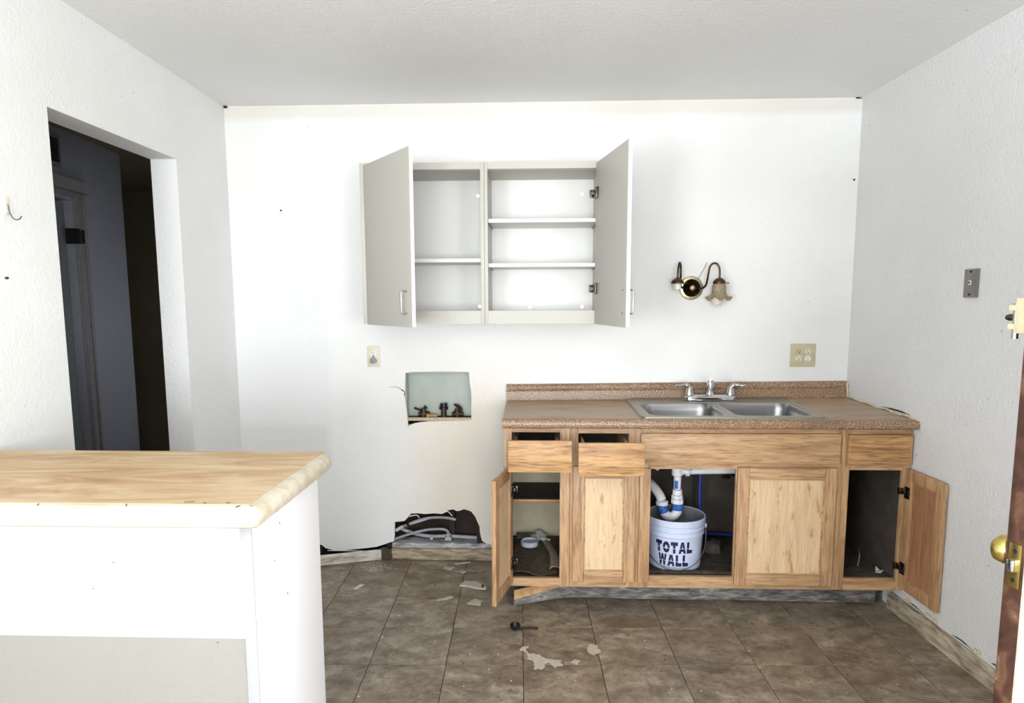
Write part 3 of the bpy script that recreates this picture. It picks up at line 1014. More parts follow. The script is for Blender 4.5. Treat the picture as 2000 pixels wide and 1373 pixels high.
# warped kick board lying loose along the foot of the cabinets
bm = new()
N = 22
pth = []
for k in range(N + 1):
    u = k / N
    x = -.104 + u * 1.70
    y = 3.000 + .090 * (1 - (1 - min(1, u * 3.2)) ** 2) - .02 * max(0, u - .6)
    dz = .0 + .026 * max(0, 1 - abs(u - .16) / .16) if u < .32 else 0
    top = .072 + .040 * min(1, u * 5.0)
    top = min(top, .113) + (.003 * math.sin(k * 2.1) if u > .3 else 0)
    bot = .004 + dz * .6
    lean = .018 * (1 - min(1, u * 2))
    pth.append((x, y, bot, top, lean))
rings = []
for x, y, b0, tz, ln in pth:
    rings.append([bm.verts.new(c) for c in ((x, y, b0), (x, y + ln, tz), (x, y + ln + .009, tz + .001), (x, y + .010, b0))])
for i in range(N):
    for k in range(4):
        bm.faces.new((rings[i][k], rings[i][(k + 1) % 4], rings[i + 1][(k + 1) % 4], rings[i + 1][k]))
bm.faces.new(rings[0]); bm.faces.new(rings[-1][::-1])
kb = obj('kick_board', bm, 'plank', loc=(.2, 3.05, 0))
tag(kb, 'warped grimy grey kick board lying loose below the sink cabinet', 'board')
bm = new()
for i in range(6):
    a, b = pth[i], pth[i + 1]
    q = []
    for (x, y, b0, tz, ln), lo in ((a, .38 + i * .1), (b, .38 + (i + 1) * .1)):
        for s in (lo, 1.0):
            q.append((x, y + ln * s - .0012, b0 + (tz - b0) * s))
    faces(bm, q, [(0, 2, 3, 1)])
obj('bare_split_face', bm, 'bare', kb, label='bare brown split wood at the raised end')

# ------------------------------------------------------------------ worktop
ZW = .900
def warp(x, y):
    ty = max(0, min(1, (y - 2.93) / .62))
    tx = (x + .15) / 1.8
    return ty * (-.0045 + .020 * tx)
def warp_bm(bm):
    for v in bm.verts:
        v.co.z += warp(v.co.x, v.co.y)
    return bm
XR_ = lambda y: XR(y) - .004
cut = [(.486, 2.985), (1.265, 2.985), (1.265, 3.515), (.486, 3.515)]
wt = thing('worktop', (.75, 3.25, ZT), 'speckled brown laminate worktop over the oak base cabinets', 'worktop')
bm = new()
sheet(bm, [[(-.152, 2.962), (.5, 2.962), (1.2, 2.962), (XR_(2.962), 2.962), (XR_(D), D - .001), (1.2, D - .001), (.5, D - .001), (-.160, D - .001)], cut], lambda u, v, w: (u, v, w), ZT + .001, ZW)
obj('slab', warp_bm(bm), 'lamt', wt)
prof = [(2.963, ZW), (2.953, ZW + .0035), (2.940, ZW + .004), (2.928, ZW), (2.921, ZW - .010), (2.920, ZW - .022), (2.923, ZW - .033), (2.930, ZW - .037), (2.963, ZW - .037)]
obj('rolled_edge', extrude_profile(new(), prof, 0, 0, lambda i, y: -.152 if i == 0 else XR_(y), 6), 'lam', wt)
bm = new()
prof = [(D - .001, ZW + .0005), (D - .026, ZW + .0005), (D - .023, ZW + .012), (D - .022, ZW + .048), (D - .026, ZW + .053), (D - .027, ZW + .060), (D - .022, ZW + .064), (D - .020, ZW + .076), (D - .013, ZW + .084), (D - .001, ZW + .086)]
extrude_profile(bm, prof, 0, 0, lambda i, y: -.160 if i == 0 else XR_(y) - .004, 8)
obj('backsplash', warp_bm(bm), 'lam', wt)
# crumbling caulk between worktop and right wall
bm = new()
pts = [(XR(y) - .006, y, ZW + warp(1.65, y) + .004 + .004 * math.sin(y * 40)) for y in [2.93 + k * .05 for k in range(13)]]
tube(bm, pts, [.007, .005, .006, .004, .006, .003, .004], 7, 3)
obj('caulk', bm, 'caulk', wt)
bm = new()
tube(bm, [(XR(D) - .006, D - .03, ZW + .012), (XR(D) - .006, D - .027, ZW + .07), (XR(D) - .004, D - .012, ZW + .10)], [.004, .006, .003], 6, 3)
obj('caulk', bm, 'caulk', wt)
bm = new()
tube(bm, [(XR(2.99) - .003, 3.0, ZW + .016), (XR(3.1) - .003, 3.1, ZW + .020), (XR(3.22) - .003, 3.22, ZW + .018)], [.001, .0035, .001], 6, 3)
obj('gap', bm, 'grimeblk', wt)

# ------------------------------------------------------------------ sink
def rrect(x0, x1, y0, y1, r, n=5):
    out = []
    for cx, cy, a0 in ((x1 - r, y1 - r, 0), (x0 + r, y1 - r, PI / 2), (x0 + r, y0 + r, PI), (x1 - r, y0 + r, 1.5 * PI)):
        for k in range(n + 1):
            a = a0 + PI / 2 * k / n
            out.append((cx + r * math.cos(a), cy + r * math.sin(a)))
    return out
sk = thing('double_sink', (.876, 3.25, ZW), 'stainless double-bowl drop-in sink in the brown worktop', 'sink')
B1, B2 = (.514, .866, 3.012, 3.372), (.902, 1.246, 3.012, 3.372)
bm = new()
R_out = rrect(.468, 1.283, 2.966, 3.528, .03)
sheet(bm, [R_out, rrect(*B1, .055), rrect(*B2, .055)], lambda u, v, w: (u, v, w), ZW + .0035, ZW + .007)
obj('rim', warp_bm(bm), 'rim', sk)
bm = new()
lo, ri = rrect(.466, 1.285, 2.964, 3.530, .032), rrect(.478, 1.273, 2.976, 3.518, .024)
a = [bm.verts.new((x, y, ZW + .0006)) for x, y in lo]
b = [bm.verts.new((x + (u - x) * .4, y + (v - y) * .4, ZW + .010)) for (x, y), (u, v) in zip(lo, ri)]
c = [bm.verts.new((x, y, ZW + .0072)) for x, y in ri]
n = len(lo)
for q, w in ((a, b), (b, c)):
    for i in range(n):
        bm.faces.new((q[i], q[(i + 1) % n], w[(i + 1) % n], w[i])).smooth = True
obj('rim_bead', warp_bm(bm), 'rim', sk)
for bb_ in (B1, B2):
    bm = new()
    rings = []
    for ins, z, r in ((0, ZW + .0068, .055), (.004, ZW + .001, .055), (.008, ZW - .03, .055), (.018, ZW - .14, .06), (.030, ZW - .165, .06), (.055, ZW - .178, .05), (.12, ZW - .182, .04)):
        rings.append([bm.verts.new((x, y, z)) for x, y in rrect(bb_[0] + ins, bb_[1] - ins, bb_[2] + ins, bb_[3] - ins, r)])
    n = len(rings[0])
    for i in range(len(rings) - 1):
        for k in range(n):
            bm.faces.new((rings[i][k], rings[i][(k + 1) % n], rings[i + 1][(k + 1) % n], rings[i + 1][k])).smooth = True
    bm.faces.new(rings[-1])
    bw = obj('bowl', warp_bm(bm), 'steel', sk)
    cxm, cym = (bb_[0] + bb_[1]) / 2, (bb_[2] + bb_[3]) / 2
    obj('strainer', lathe(new(), [(.055, .002), (.05, .004), (.038, .001), (.0, .0005)], (cxm, cym, ZW - .182 + warp(cxm, cym)), seg=20), 'chrome', bw)
# faucet
fc = thing('faucet', (.890, 3.455, ZW + .01), 'chrome two-handle kitchen faucet standing behind the sink bowls', 'faucet')
zf = ZW + .0150
bm = new()
rings = []
for ins, z in ((0, zf), (0, zf + .016), (.006, zf + .024), (.014, zf + .027)):
    rings.append([bm.verts.new((x, y, z)) for x, y in rrect(.762 + ins, 1.020 - ins, 3.428 + ins, 3.486 - ins, .026 - ins * .8)])
n = len(rings[0])
for i in range(3):
    for k in range(n):
        bm.faces.new((rings[i][k], rings[i][(k + 1) % n], rings[i + 1][(k + 1) % n], rings[i + 1][k]))
bm.faces.new(rings[0]); bm.faces.new(rings[-1])
obj('base', bm, 'chrome', fc)
bm = new()
lathe(bm, [(.020, zf + .027), (.019, zf + .034), (.014, zf + .038)], (.891, 3.458, 0), seg=20)
tube(bm, [(.891, 3.458, zf + .03), (.890, 3.455, zf + .055), (.877, 3.40, zf + .090), (.857, 3.32, zf + .108), (.846, 3.275, zf + .112)], [.016, .016, .015, .014, .014], 14, 5)
sp_ = obj('spout', bm, 'chrome', fc)
obj('aerator', lathe(new(), [(.0165, zf + .086), (.017, zf + .112), (.014, zf + .124)], (.844, 3.268, 0), seg=18), 'chrome', sp_)
for s, x in ((-1, .787), (1, .995)):
    bm = new()
    lathe(bm, [(.024, zf + .026), (.023, zf + .036), (.016, zf + .058), (.013, zf + .066)], (x, 3.458, 0), seg=20)
    tube(bm, [(x, 3.458, zf + .060), (x + s * .014, 3.456, zf + .075), (x + s * .032, 3.452, zf + .076), (x + s * .058, 3.446, zf + .073), (x + s * .072, 3.443, zf + .077)], [.013, .012, .009, .007, .005], 12, 4)
    obj('handle', bm, 'metal', fc)

# ------------------------------------------------------------------ wall cabinets
YU = D - .305
UZ0, UZ1 = 1.313, 2.076
def wall_cab(x0, x1, label, shelves, wl, wr_):
    t = thing('wall_cabinet', ((x0 + x1) / 2, D - .15, UZ0), label, 'cabinet', 'open wall cabinets')
    obj('side_panel', bx(x0, x0 + .016, YU + .0195, D - .001, UZ0 + .001, UZ1), 'cab', t)
    obj('side_panel', bx(x1 - .016, x1, YU + .0195, D - .001, UZ0 + .001, UZ1), 'cab', t)
    obj('top_panel', bx(x0 + .0162, x1 - .0162, YU + .0195, D - .008, UZ1 - .034, UZ1 - .016), 'cab', t)
    obj('bottom_panel', bx(x0 + .0162, x1 - .0162, YU + .0195, D - .008, 1.352, 1.368), 'cabin', t)
    bp = obj('back_panel', bx(x0 + .0162, x1 - .0162, D - .0075, D - .0015, UZ0 + .02, UZ1 - .001), 'cabin', t)
    obj('stile', bx(x0, x0 + wl, YU, YU + .019, UZ0, UZ1, .001), 'cab', t)
    obj('stile', bx(x1 - wr_, x1, YU, YU + .019, UZ0, UZ1, .001), 'cab', t)
    obj('rail', bx(x0 + wl + .0003, x1 - wr_ - .0003, YU + .0003, YU + .019, 2.043, UZ1), 'cab', t)
    obj('rail', bx(x0 + wl + .0003, x1 - wr_ - .0003, YU + .0003, YU + .019, UZ0, 1.376), 'cab', t)
    for z in shelves:
        obj('shelf', bx(x0 + .0165, x1 - .0165, YU + .024, D - .0085, z, z + .018, .001), 'cabin', t)
        for xx in (x0 + .018, x1 - .0225):
            bm = box(new(), xx, xx + .0045, YU + .03, D - .01, z - .004, z - .0005)
            obj('shelf_cleat', bm, 'hinge', t)
    return t, bp
u1, bp1 = wall_cab(-.845, -.2505, 'left open wall cabinet with a single shelf above the white outlet', [1.610], .026, .018)
u2, bp2 = wall_cab(-.2495, .309, 'right open wall cabinet with two shelves beside the wall lamp', [1.797, 1.586], .016, .018)
def screw(bp, x, z):
    obj('screw', lathe(new(), [(.009, D - .0076), (.009, D - .0092), (.004, D - .0094), (0, D - .0088)], (x, 0, z), 'Y', 14), 'metal', bp)
for bp, L in ((bp1, ((-.305, 1.965), (-.30, 1.395), (-.78, 1.965))), (bp2, ((-.045, 1.970), (.235, 1.970), (-.035, 1.392), (.24, 1.392)))):
    for x, z in L:
        screw(bp, x, z)
def flat_door(parent, hx, hy, fx, fy, flip, handle_z):
    Wd = math.hypot(fx - hx, fy - hy)
    an = math.atan2(fy - hy, fx - hx)
    o = Vector(parent['_o'])
    MD = Matrix.Translation((hx - o.x, hy - o.y, -o.z)) @ Matrix.Rotation(an, 4, 'Z')
    s = -1 if flip else 1                       # outer face on local -y (s=1) or +y
    y0, y1 = (0, .018) if s > 0 else (-.018, 0)
    d = obj('door', box(new(), 0, Wd, y0, y1, UZ0 - .002, UZ1 - .012, .0015), 'cab', parent, mtx=MD)
    obj('edge_band', box(new(), Wd, Wd + .001, y0 + .001, y1 - .001, UZ0, UZ1 - .014), 'cabin', d, mtx=E0)
    yo = y0 if s > 0 else y1
    hx_ = Wd - .045
    k = -s
    bm = new()
    tube(bm, [(hx_, yo, handle_z - .048), (hx_, yo + k * .020, handle_z - .049), (hx_, yo + k * .028, handle_z - .040), (hx_, yo + k * .028, handle_z), (hx_, yo + k * .028, handle_z + .040),
              (hx_, yo + k * .020, handle_z + .049), (hx_, yo, handle_z + .048)], .0042, 8, 3)
    obj('handle', bm, 'metal', d, mtx=E0)
    yi = y1 if s > 0 else y0
    for z in (handle_z - .048, handle_z + .048):
        obj('handle_screw', lathe(new(), [(.004, yi), (.004, yi + s * .0015), (0, yi + s * .002)], (hx_, 0, z), 'Y', 10), 'hinge', d, mtx=E0)
    return d, yi, s
d, yi, s_ = flat_door(u1, -.826, YU - .003, -.532, 2.868, False, 1.418)
d, yi, s_ = flat_door(u2, .292, YU - .003, .376, 2.795, False, 1.418) if False else flat_door(u2, .296, YU - .003, .384, 2.795, True, 1.418)
for z in (1.925, 1.480):
    bm = new()
    box(bm, .004, .046, yi - .010, yi, z - .026, z + .026, .002)
    box(bm, -.016, .020, yi - .022, yi - .008, z - .009, z + .009, .002)
    box(bm, -.026, -.012, yi - .024, yi - .004, z - .018, z + .018, .002)
    obj('hinge', bm, 'hinge', d, mtx=E0)

# ------------------------------------------------------------------ wall lamp
sc = thing('wall_sconce', (.807, D, 1.49), 'antique brass two-arm wall lamp with one glass shade missing', 'wall lamp')
obj('backplate', lathe(new(), [(.062, D - .0005), (.062, D - .004), (.058, D - .010), (.047, D - .013), (.0, D - .013)], (.806, 0, 1.487), 'Y', 36), 'brassl', sc)
bm = new()
lathe(bm, [(.046, D - .013), (.044, D - .020), (.030, D - .030), (.015, D - .034), (0, D - .034)], (.806, 0, 1.487), 'Y', 72,
      wave=lambda j, a, r, h: (r, h + (.0055 if int(round(a / (2 * PI) * 72)) % 2 else 0) * (1 if j in (1, 2) else 0)))
md = obj('medallion', bm, 'brass', sc)
obj('finial', lathe(new(), [(.013, D - .033), (.012, D - .038), (.006, D - .041), (.006, D - .045), (0, D - .046)], (.806, 0, 1.487), 'Y', 18), 'brassl', md)
YS = 3.49
obj('arm', tube(new(), [(.765, D - .012, 1.487), (.752, D - .02, 1.492), (.744, D - .03, 1.51), (.741, 3.525, 1.55), (.738, 3.515, 1.59), (.732, 3.50, 1.611), (.725, 3.488, 1.611), (.719, 3.478, 1.592), (.716, 3.475, 1.565), (.715, 3.475, 1.535)], .0052, 10, 4), 'brass', sc)
obj('arm', tube(new(), [(.832, D - .02, 1.484), (.851, D - .035, 1.4835), (.865, D - .05, 1.494), (.871, 3.51, 1.514), (.874, YS, 1.565), (.879, YS, 1.590), (.889, YS, 1.605), (.903, YS, 1.610), (.917, YS, 1.604), (.927, YS, 1.586), (.930, YS, 1.56), (.929, YS, 1.53)], .0052, 10, 4), 'brass', sc)
def cap(x, y, z):
    return lathe(new(), [(.006, z + .026), (.013, z + .023), (.026, z + .014), (.031, z + .006), (.0325, z), (.0325, z - .004), (.028, z - .005)], (x, y, 0), seg=24)
c1 = obj('socket_cap', cap(.715, 3.475, 1.512), 'brass', sc)
obj('thumb_screw', lathe(new(), [(.002, 0), (.002, .012), (.004, .012), (.004, .016)], (.746, 3.475, 1.510), 'X', 10), 'brass', c1)
obj('lamp_holder', lathe(new(), [(.0185, 1.507), (.0185, 1.480), (.014, 1.479)], (.715, 3.475, 0), seg=20), 'offw', c1)
c2 = obj('socket_cap', cap(.929, YS, 1.512), 'brass', sc)
obj('thumb_screw', lathe(new(), [(.002, 0), (.002, .012), (.004, .012), (.004, .016)], (.960, YS, 1.510), 'X', 10), 'brass', c2)
prof = [(.030, 1.506), (.034, 1.498), (.0355, 1.488), (.0345, 1.472), (.036, 1.458), (.043, 1.446), (.054, 1.437), (.064, 1.431), (.062, 1.429), (.052, 1.434), (.041, 1.443), (.0335, 1.457), (.032, 1.472), (.033, 1.488), (.031, 1.498)]
def ruff(j, a, r, h):
    k = {5: .25, 6: .6, 7: 1.0, 8: 1.0, 9: .6, 10: .25}.get(j, 0)
    rib = .0006 * math.cos(a * 30) if 0 < j < 5 else 0
    return r + k * .006 * math.cos(6 * a + .6) + rib, h + k * .0095 * math.cos(6 * a + .6)
obj('lamp_shade', lathe(new(), prof, (.929, YS, 0), seg=90, wave=ruff, cap=False), 'shade', sc, label='smoky ruffled glass shade')
obj('bulb', lathe(new(), [(.012, 1.50), (.013, 1.475), (.022, 1.452), (.027, 1.430), (.025, 1.412), (.016, 1.399), (0, 1.395)], (.922, YS, 0), seg=24), 'bulb', sc)
obj('loose_wire', tube(new(), [(.842, D - .003, 1.537), (.860, D - .006, 1.570), (.876, D - .004, 1.600), (.883, D - .002, 1.618)], .0012, 6, 3), 'brass', sc)

# ------------------------------------------------------------------ outlets and plates
def receptacle(parent, x, z, y, mat, up=True):
    o = obj('socket_face', lathe(new(), [(.0165, y), (.0165, y - .003), (.0155, y - .004), (0, y - .004)], (x, 0, z), 'Y', 24,
            wave=lambda j, a, r, h: (r * min(1, .80 / max(.01, abs(math.sin(a)))) if abs(math.sin(a)) > .8 else r, h)), mat, parent)
    bm = new()
    yy = y - .0045
    box(bm, x - .0075, x - .005, yy, yy + .001, z - .001, z + .008)
    box(bm, x + .005, x + .0072, yy, yy + .001, z, z + .007)
    obj('slot', bm, 'slot', o)
    obj('ground_slot', lathe(new(), [(.0028, yy), (.0028, yy + .001)], (x, 0, z - .0075), 'Y', 10), 'slot', o)
    return o
x0, x1, z0, z1 = -.909, -.840, 1.073, 1.187
t = thing('outlet', ((x0 + x1) / 2, D, z0), 'ivory duplex wall outlet below the left wall cabinet', 'outlet')
obj('cover_plate', bx(x0, x1, D - .006, D - .0005, z0, z1, .002), 'ivory', t)
receptacle(t, -.8745, 1.148, D - .0062, 'offw')
receptacle(t, -.8745, 1.110, D - .0062, 'offw')
t = thing('plug_adapter', (-.873, D - .012, 1.109), 'grey three-way plug adapter in the ivory outlet', 'adapter')
obj('body', lathe(new(), [(.017, D - .0107), (.017, D - .036), (.015, D - .040), (0, D - .040)], (-.873, 0, 1.108), 'Y', 24,
    wave=lambda j, a, r, h: (r * (1.02 if math.sin(a) > -.6 else .82), h)), 'hose', t)
for dx, dz in ((-.006, .006), (.006, .007), (-.008, -.006), (.003, -.005)):
    obj('slot', bx(-.873 + dx - .0015, -.873 + dx + .0015, D - .0412, D - .0402, 1.108 + dz - .004, 1.108 + dz + .004), 'slot', t)
obj('ground_tab', tube(new(), [(-.879, D - .012, 1.124), (-.8745, D - .012, 1.132), (-.869, D - .012, 1.124)], .0016, 6, 3), 'hinge', t)
x0, x1, z0, z1 = 1.331, 1.462, 1.075, 1.196
t = thing('double_outlet', ((x0 + x1) / 2, D, z0), 'almond two-gang outlet plate above the worktop', 'outlet')
obj('cover_plate', bx(x0, x1, D - .006, D - .0005, z0, z1, .003), 'almond', t)
for x, z, m in ((1.374, 1.156, 'almond'), (1.421, 1.157, 'ivory'), (1.374, 1.119, 'ivory'), (1.421, 1.119, 'offw')):
    receptacle(t, x, z, D - .0062, m)
for x in (1.374, 1.421):
    obj('screw', lathe(new(), [(.0025, D - .0062), (.0025, D - .0075), (0, D - .0077)], (x, 0, 1.1375), 'Y', 10), 'metal', t)
# steel phone-jack plate on the right wall
ya, yb = 2.625, 2.698
jm = Matrix.Translation((XR(2.66), 2.66, 0)) @ Matrix.Rotation(math.atan2(.041, 1), 4, 'Z')
t = obj('phone_jack_plate', box(new(), -.012, -.0008, -.036, .036, 1.430, 1.538, .002), 'plate', mtx=jm)
tag(t, 'steel phone jack plate on the right wall', 'wall plate')
obj('jack', box(new(), -.0135, -.012, -.007, .008, 1.478, 1.495), 'ivory', t, mtx=E0)
obj('jack_hole', box(new(), -.0142, -.0136, -.001, .005, 1.482, 1.491), 'slot', t, mtx=E0)
for z in (1.441, 1.528):
    obj('screw', lathe(new(), [(.004, -.0145), (.004, -.012)], (0, 0, z), 'X', 10), 'slot', t, mtx=E0)
# hook on the left wall
hk = obj('wall_hook', bx(XL(2.0) + .0005, XL(2.0) + .006, 1.998, 2.016, 1.685, 1.735, .002), 'clearhook', loc=(XL(2.0), 2.007, 1.70))
tag(hk, 'small clear adhesive hook on the left wall', 'hook')
obj('hook_wire', tube(new(), [(XL(2) + .006, 2.007, 1.715), (XL(2) + .010, 2.008, 1.69), (XL(2) + .018, 2.012, 1.672), (XL(2) + .026, 2.022, 1.672), (XL(2) + .028, 2.03, 1.682)], .0016, 6, 3), 'hinge', hk)
# nails
nl = tag(obj('nail', lathe(new(), [(.0045, -.002), (.005, -.006), (0, -.0075)], (1.611, D + .002, 2.029), 'Y', 10), 'slot', loc=(1.611, D, 2.029)), 'small dark nail high on the back wall near the right corner', 'nail')
tag(obj('nail', lathe(new(), [(.004, -.002), (.0045, -.006), (0, -.0075)], (-1.345, D + .002, 1.90), 'Y', 10), 'slot', loc=(-1.345, D, 1.90)), 'tiny dark nail on the back wall left of the cabinets', 'nail')
tag(obj('nail', lathe(new(), [(.004, 0), (.004, .008), (0, .009)], (XL(1.98) - .001, 1.98, 1.495), 'X', 10), 'hinge', loc=(XL(1.98), 1.98, 1.495)), 'bent nail on the left wall below the hook', 'nail')

# ------------------------------------------------------------------ washer box in the wall niche
nb = thing('washer_box', (-.53, D + .05, .79), 'grey washer supply box set into the wall niche', 'utility box')
obj('back', bx(-.706, -.354, D + .092, D + .098, .775, 1.048), 'nichem', nb)
obj('side', bx(-.712, -.706, D + .0145, D + .098, .775, 1.048), 'nichem', nb)
obj('side', bx(-.354, -.348, D + .0145, D + .098, .775, 1.048), 'nichem', nb)
obj('top', bx(-.706, -.354, D + .0145, D + .0918, 1.042, 1.048), 'nichem', nb)
obj('bottom', bx(-.706, -.354, D + .0145, D + .0918, .775, .786), 'grimeblk', nb)
obj('lip', bx(-.697, -.353, D + .002, D + .0143, .779, .797, .001), 'tanwood', nb, label='chipped pale lip')
for k, (x, s) in enumerate(((-.62, -1), (-.435, 1))):
    v = obj('valve', lathe(new(), [(.016, .786), (.016, .812), (.021, .813), (.021, .826), (.013, .828), (.013, .840)], (x, D + .055, 0), seg=14), 'rust', nb)
    obj('valve_body', tube(new(), [(x - .028, D + .055, .806), (x + .034, D + .05, .810)], .013, 10, 0), 'rust', v)
    if s < 0:
        obj('lever', tube(new(), [(x - .05, D + .05, .842), (x - .015, D + .048, .832), (x + .012, D + .05, .845), (x + .018, D + .05, .838)], .006, 8, 3), 'grimeblk', v)
        obj('stem', lathe(new(), [(.004, .826), (.004, .856)], (x + .008, D + .052, 0), seg=8), 'grimeblk', v)
    else:
        obj('lever', tube(new(), [(x - .016, D + .05, .862), (x + .01, D + .048, .85), (x + .028, D + .046, .83)], [.006, .009, .007], 8, 3), 'grimeblk', v)
dc = obj('drain_cap', lathe(new(), [(.025, .836), (.025, .848), (.020, .850), (.020, .868), (.0, .868)], (-.508, D + .05, 0), seg=18), 'black', nb)
obj('cap_wing', bx(-.498, -.490, D + .047, D + .053, .864, .872), 'black', dc)
obj('drain_fitting', lathe(new(), [(.020, .786), (.020, .800), (.015, .802), (.015, .8355)], (-.508, D + .05, 0), seg=18), 'rust', nb)
obj('copper_stub', tube(new(), [(-.60, D + .04, .800), (-.565, D + .036, .802), (-.545, D + .04, .798)], .010, 10, 2), 'bare', nb)
obj('debris', sheet(new(), [jag([(-.70, D + .03), (-.36, D + .03), (-.36, D + .09), (-.70, D + .09)], .006, 6, seed=9)], lambda u, v, w: (u, v, w), .7865, .792), 'grimeblk', nb)

# ------------------------------------------------------------------ pipes in the broken hole
Yp = D + .045
h1 = thing('upper_tube', (-.58, Yp, .19), 'grey tube bowed highest inside the broken wall hole', 'pipe')
obj('tube', tube(new(), [(-.711, Yp, .185), (-.663, Yp, .205), (-.599, Yp, .221), (-.536, Yp, .225), (-.489, Yp, .221), (-.448, Yp, .213)], .0085, 10, 4), 'hose', h1)
obj('clamp', tube(new(), [(-.722, Yp, .181), (-.744, Yp, .172)], .0135, 10, 0), 'brassl', h1)
obj('coupling', tube(new(), [(-.744, Yp, .172), (-.765, Yp, .161), (-.788, Yp, .148)], .0105, 10, 3), 'hosew', h1)
obj('plaster_smear', tube(new(), [(-.70, Yp - .007, .185), (-.66, Yp - .007, .200), (-.61, Yp - .007, .213)], [.002, .004, .002], 6, 3), 'paper', h1)
h2 = thing('lower_tube', (-.55, D + .065, .11), 'thick grey tube running the full width of the wall hole', 'pipe')
Y2 = D + .066
obj('tube', tube(new(), [(-.775, Y2, .162), (-.744, Y2, .143), (-.712, Y2, .131), (-.665, Y2, .118), (-.617, Y2, .110), (-.57, Y2, .108), (-.497, Y2, .110), (-.411, Y2, .106), (-.300, Y2, .100)], .0108, 10, 4), 'hose', h2)
obj('stub', tube(new(), [(-.59, Y2, .108), (-.591, Y2, .09)], .0095, 10, 0), 'hosew', h2)
h3 = thing('crossing_tube', (-.6, D + .03, .12), 'pale grey tube crossing in front of the others in the hole', 'pipe')
Y3 = D + .032
obj('tube', tube(new(), [(-.80, Y3, .098), (-.748, Y3, .118), (-.709, Y3, .131), (-.661, Y3, .145), (-.614, Y3, .156), (-.582, Y3, .160), (-.535, Y3, .162), (-.508, Y3, .158), (-.493, Y3, .148), (-.490, Y3, .134)], .0072, 10, 4), 'hose', h3)
obj('fitting', lathe(new(), [(.010, .118), (.010, .126), (.013, .127), (.013, .137), (.008, .138)], (-.490, Y3, 0), seg=8), 'nichem', h3)
obj('clip', bx(-.508, -.472, Y3 - .012, Y3 + .014, .098, .1175, .002), 'nichem', h3)

# ------------------------------------------------------------------ under the sink
CF = .1525
pl = thing('pail', (.672, 3.175, CF), 'white plastic pail printed TOTAL WALL under the sink drain', 'bucket')
PC = (.672, 3.175)
rb_, rt_, zb_, zt_ = .122, .139, CF, CF + .250
def pr_(z):
    return rb_ + (rt_ - .004 - rb_) * (z - zb_) / (zt_ - zb_)
prof = [(rb_ - .006, zb_ + .0002), (rb_, zb_ + .006), (pr_(zb_ + .165), zb_ + .165), (pr_(zb_ + .165) + .006, zb_ + .169), (pr_(zb_ + .165) + .006, zb_ + .176), (pr_(.33), zb_ + .182), (pr_(zb_ + .19), zb_ + .190), (pr_(zb_ + .19) + .006, zb_ + .194),
        (pr_(zb_ + .19) + .006, zb_ + .201), (pr_(zb_ + .21), zb_ + .206), (pr_(zb_ + .22), zb_ + .216), (rt_ + .002, zb_ + .220), (rt_ + .003, zb_ + .246), (rt_, zb_ + .250), (rt_ - .004, zb_ + .248)]
obj('body', lathe(new(), prof, (*PC, 0), seg=64, cap=False), 'pail', pl)
obj('inner_wall', lathe(new(), [(rt_ - .004, zb_ + .248), (pr_(zb_ + .2) - .004, zb_ + .2), (rb_ - .003, zb_ + .008), (0, zb_ + .006)], (*PC, 0), seg=48, cap=False), 'pailin', pl)
# lettering laid round the pail: angle 0 faces the room
LET = {
 'T': [[(0, .68), (.9, .68), (.9, 1), (0, 1)], [(.29, 0), (.61, 0), (.61, .68), (.29, .68)]],
 'L': [[(0, 0), (.32, 0), (.32, 1), (0, 1)], [(.32, 0), (.80, 0), (.80, .30), (.32, .30)]],
 'A': [[(0, 0), (.30, 0), (.54, 1), (.30, 1)], [(.66, 0), (.96, 0), (.66, 1), (.42, 1)], [(.26, .18), (.70, .18), (.65, .40), (.31, .40)]],
 'W': [[(.20, 0), (.42, 0), (.26, 1), (0, 1)], [(.20, 0), (.42, 0), (.66, 1), (.46, 1)], [(.74, 0), (.94, 0), (.70, 1), (.46, 1)], [(.74, 0), (.94, 0), (1.16, 1), (.90, 1)]],
}
O_ = []
for k in range(12):
    a0, a1 = 2 * PI * k / 12, 2 * PI * (k + 1) / 12
    O_.append([(.47 + .47 * math.cos(a0), .5 + .5 * math.sin(a0)), (.47 + .47 * math.cos(a1), .5 + .5 * math.sin(a1)), (.47 + .17 * math.cos(a1), .5 + .2 * math.sin(a1)), (.47 + .17 * math.cos(a0), .5 + .2 * math.sin(a0))])
LET['O'] = O_
WID = {'T': .9, 'L': .8, 'A': .96, 'W': 1.16, 'O': .94}
def wrap(u, z, off):
    a = -PI / 2 - .19 + u / .131
    r = pr_(z) + off
    return (PC[0] + r * math.cos(a), PC[1] + r * math.sin(a), z)
def word(txt, u0, z0, hgt, wscale):
    bm = new()
    u = u0
    for ch in txt:
        for poly in LET[ch]:
            for lo, hi in ((-.1, .40), (.45, 1.1)):
                q0 = clip(clip(poly, 0, 1, hi), 0, -1, -lo)
                for sl in range(6):
                    p = clip(clip(q0, 1, 0, (sl + 1) * .2), -1, 0, -sl * .2) if len(q0) >= 3 else []
                    if len(p) >= 3:
                        bm.faces.new([bm.verts.new(wrap(u + x * wscale, z0 + y * hgt, .0007)) for x, y in p])
        u += (WID[ch] + .12) * wscale
    return bm
obj('lettering', word('TOTAL', -.096, CF + .094, .056, .0365), 'ink', pl, label='navy TOTAL')
obj('lettering', word('WALL', -.082, CF + .031, .056, .0365), 'ink', pl, label='navy WALL')
cu = bpy.data.curves.new('small_text', 'FONT')
cu.body = "America's EIFS and Stucco Company!"
cu.size = .0108
cu.align_x = 'CENTER'
to = bpy.data.objects.new('small_text', cu)
COL.objects.link(to)
bpy.context.view_layer.update()
me = bpy.data.meshes.new_from_object(to.evaluated_get(bpy.context.evaluated_depsgraph_get()))
bpy.data.objects.remove(to)
bm = new()
bm.from_mesh(me)
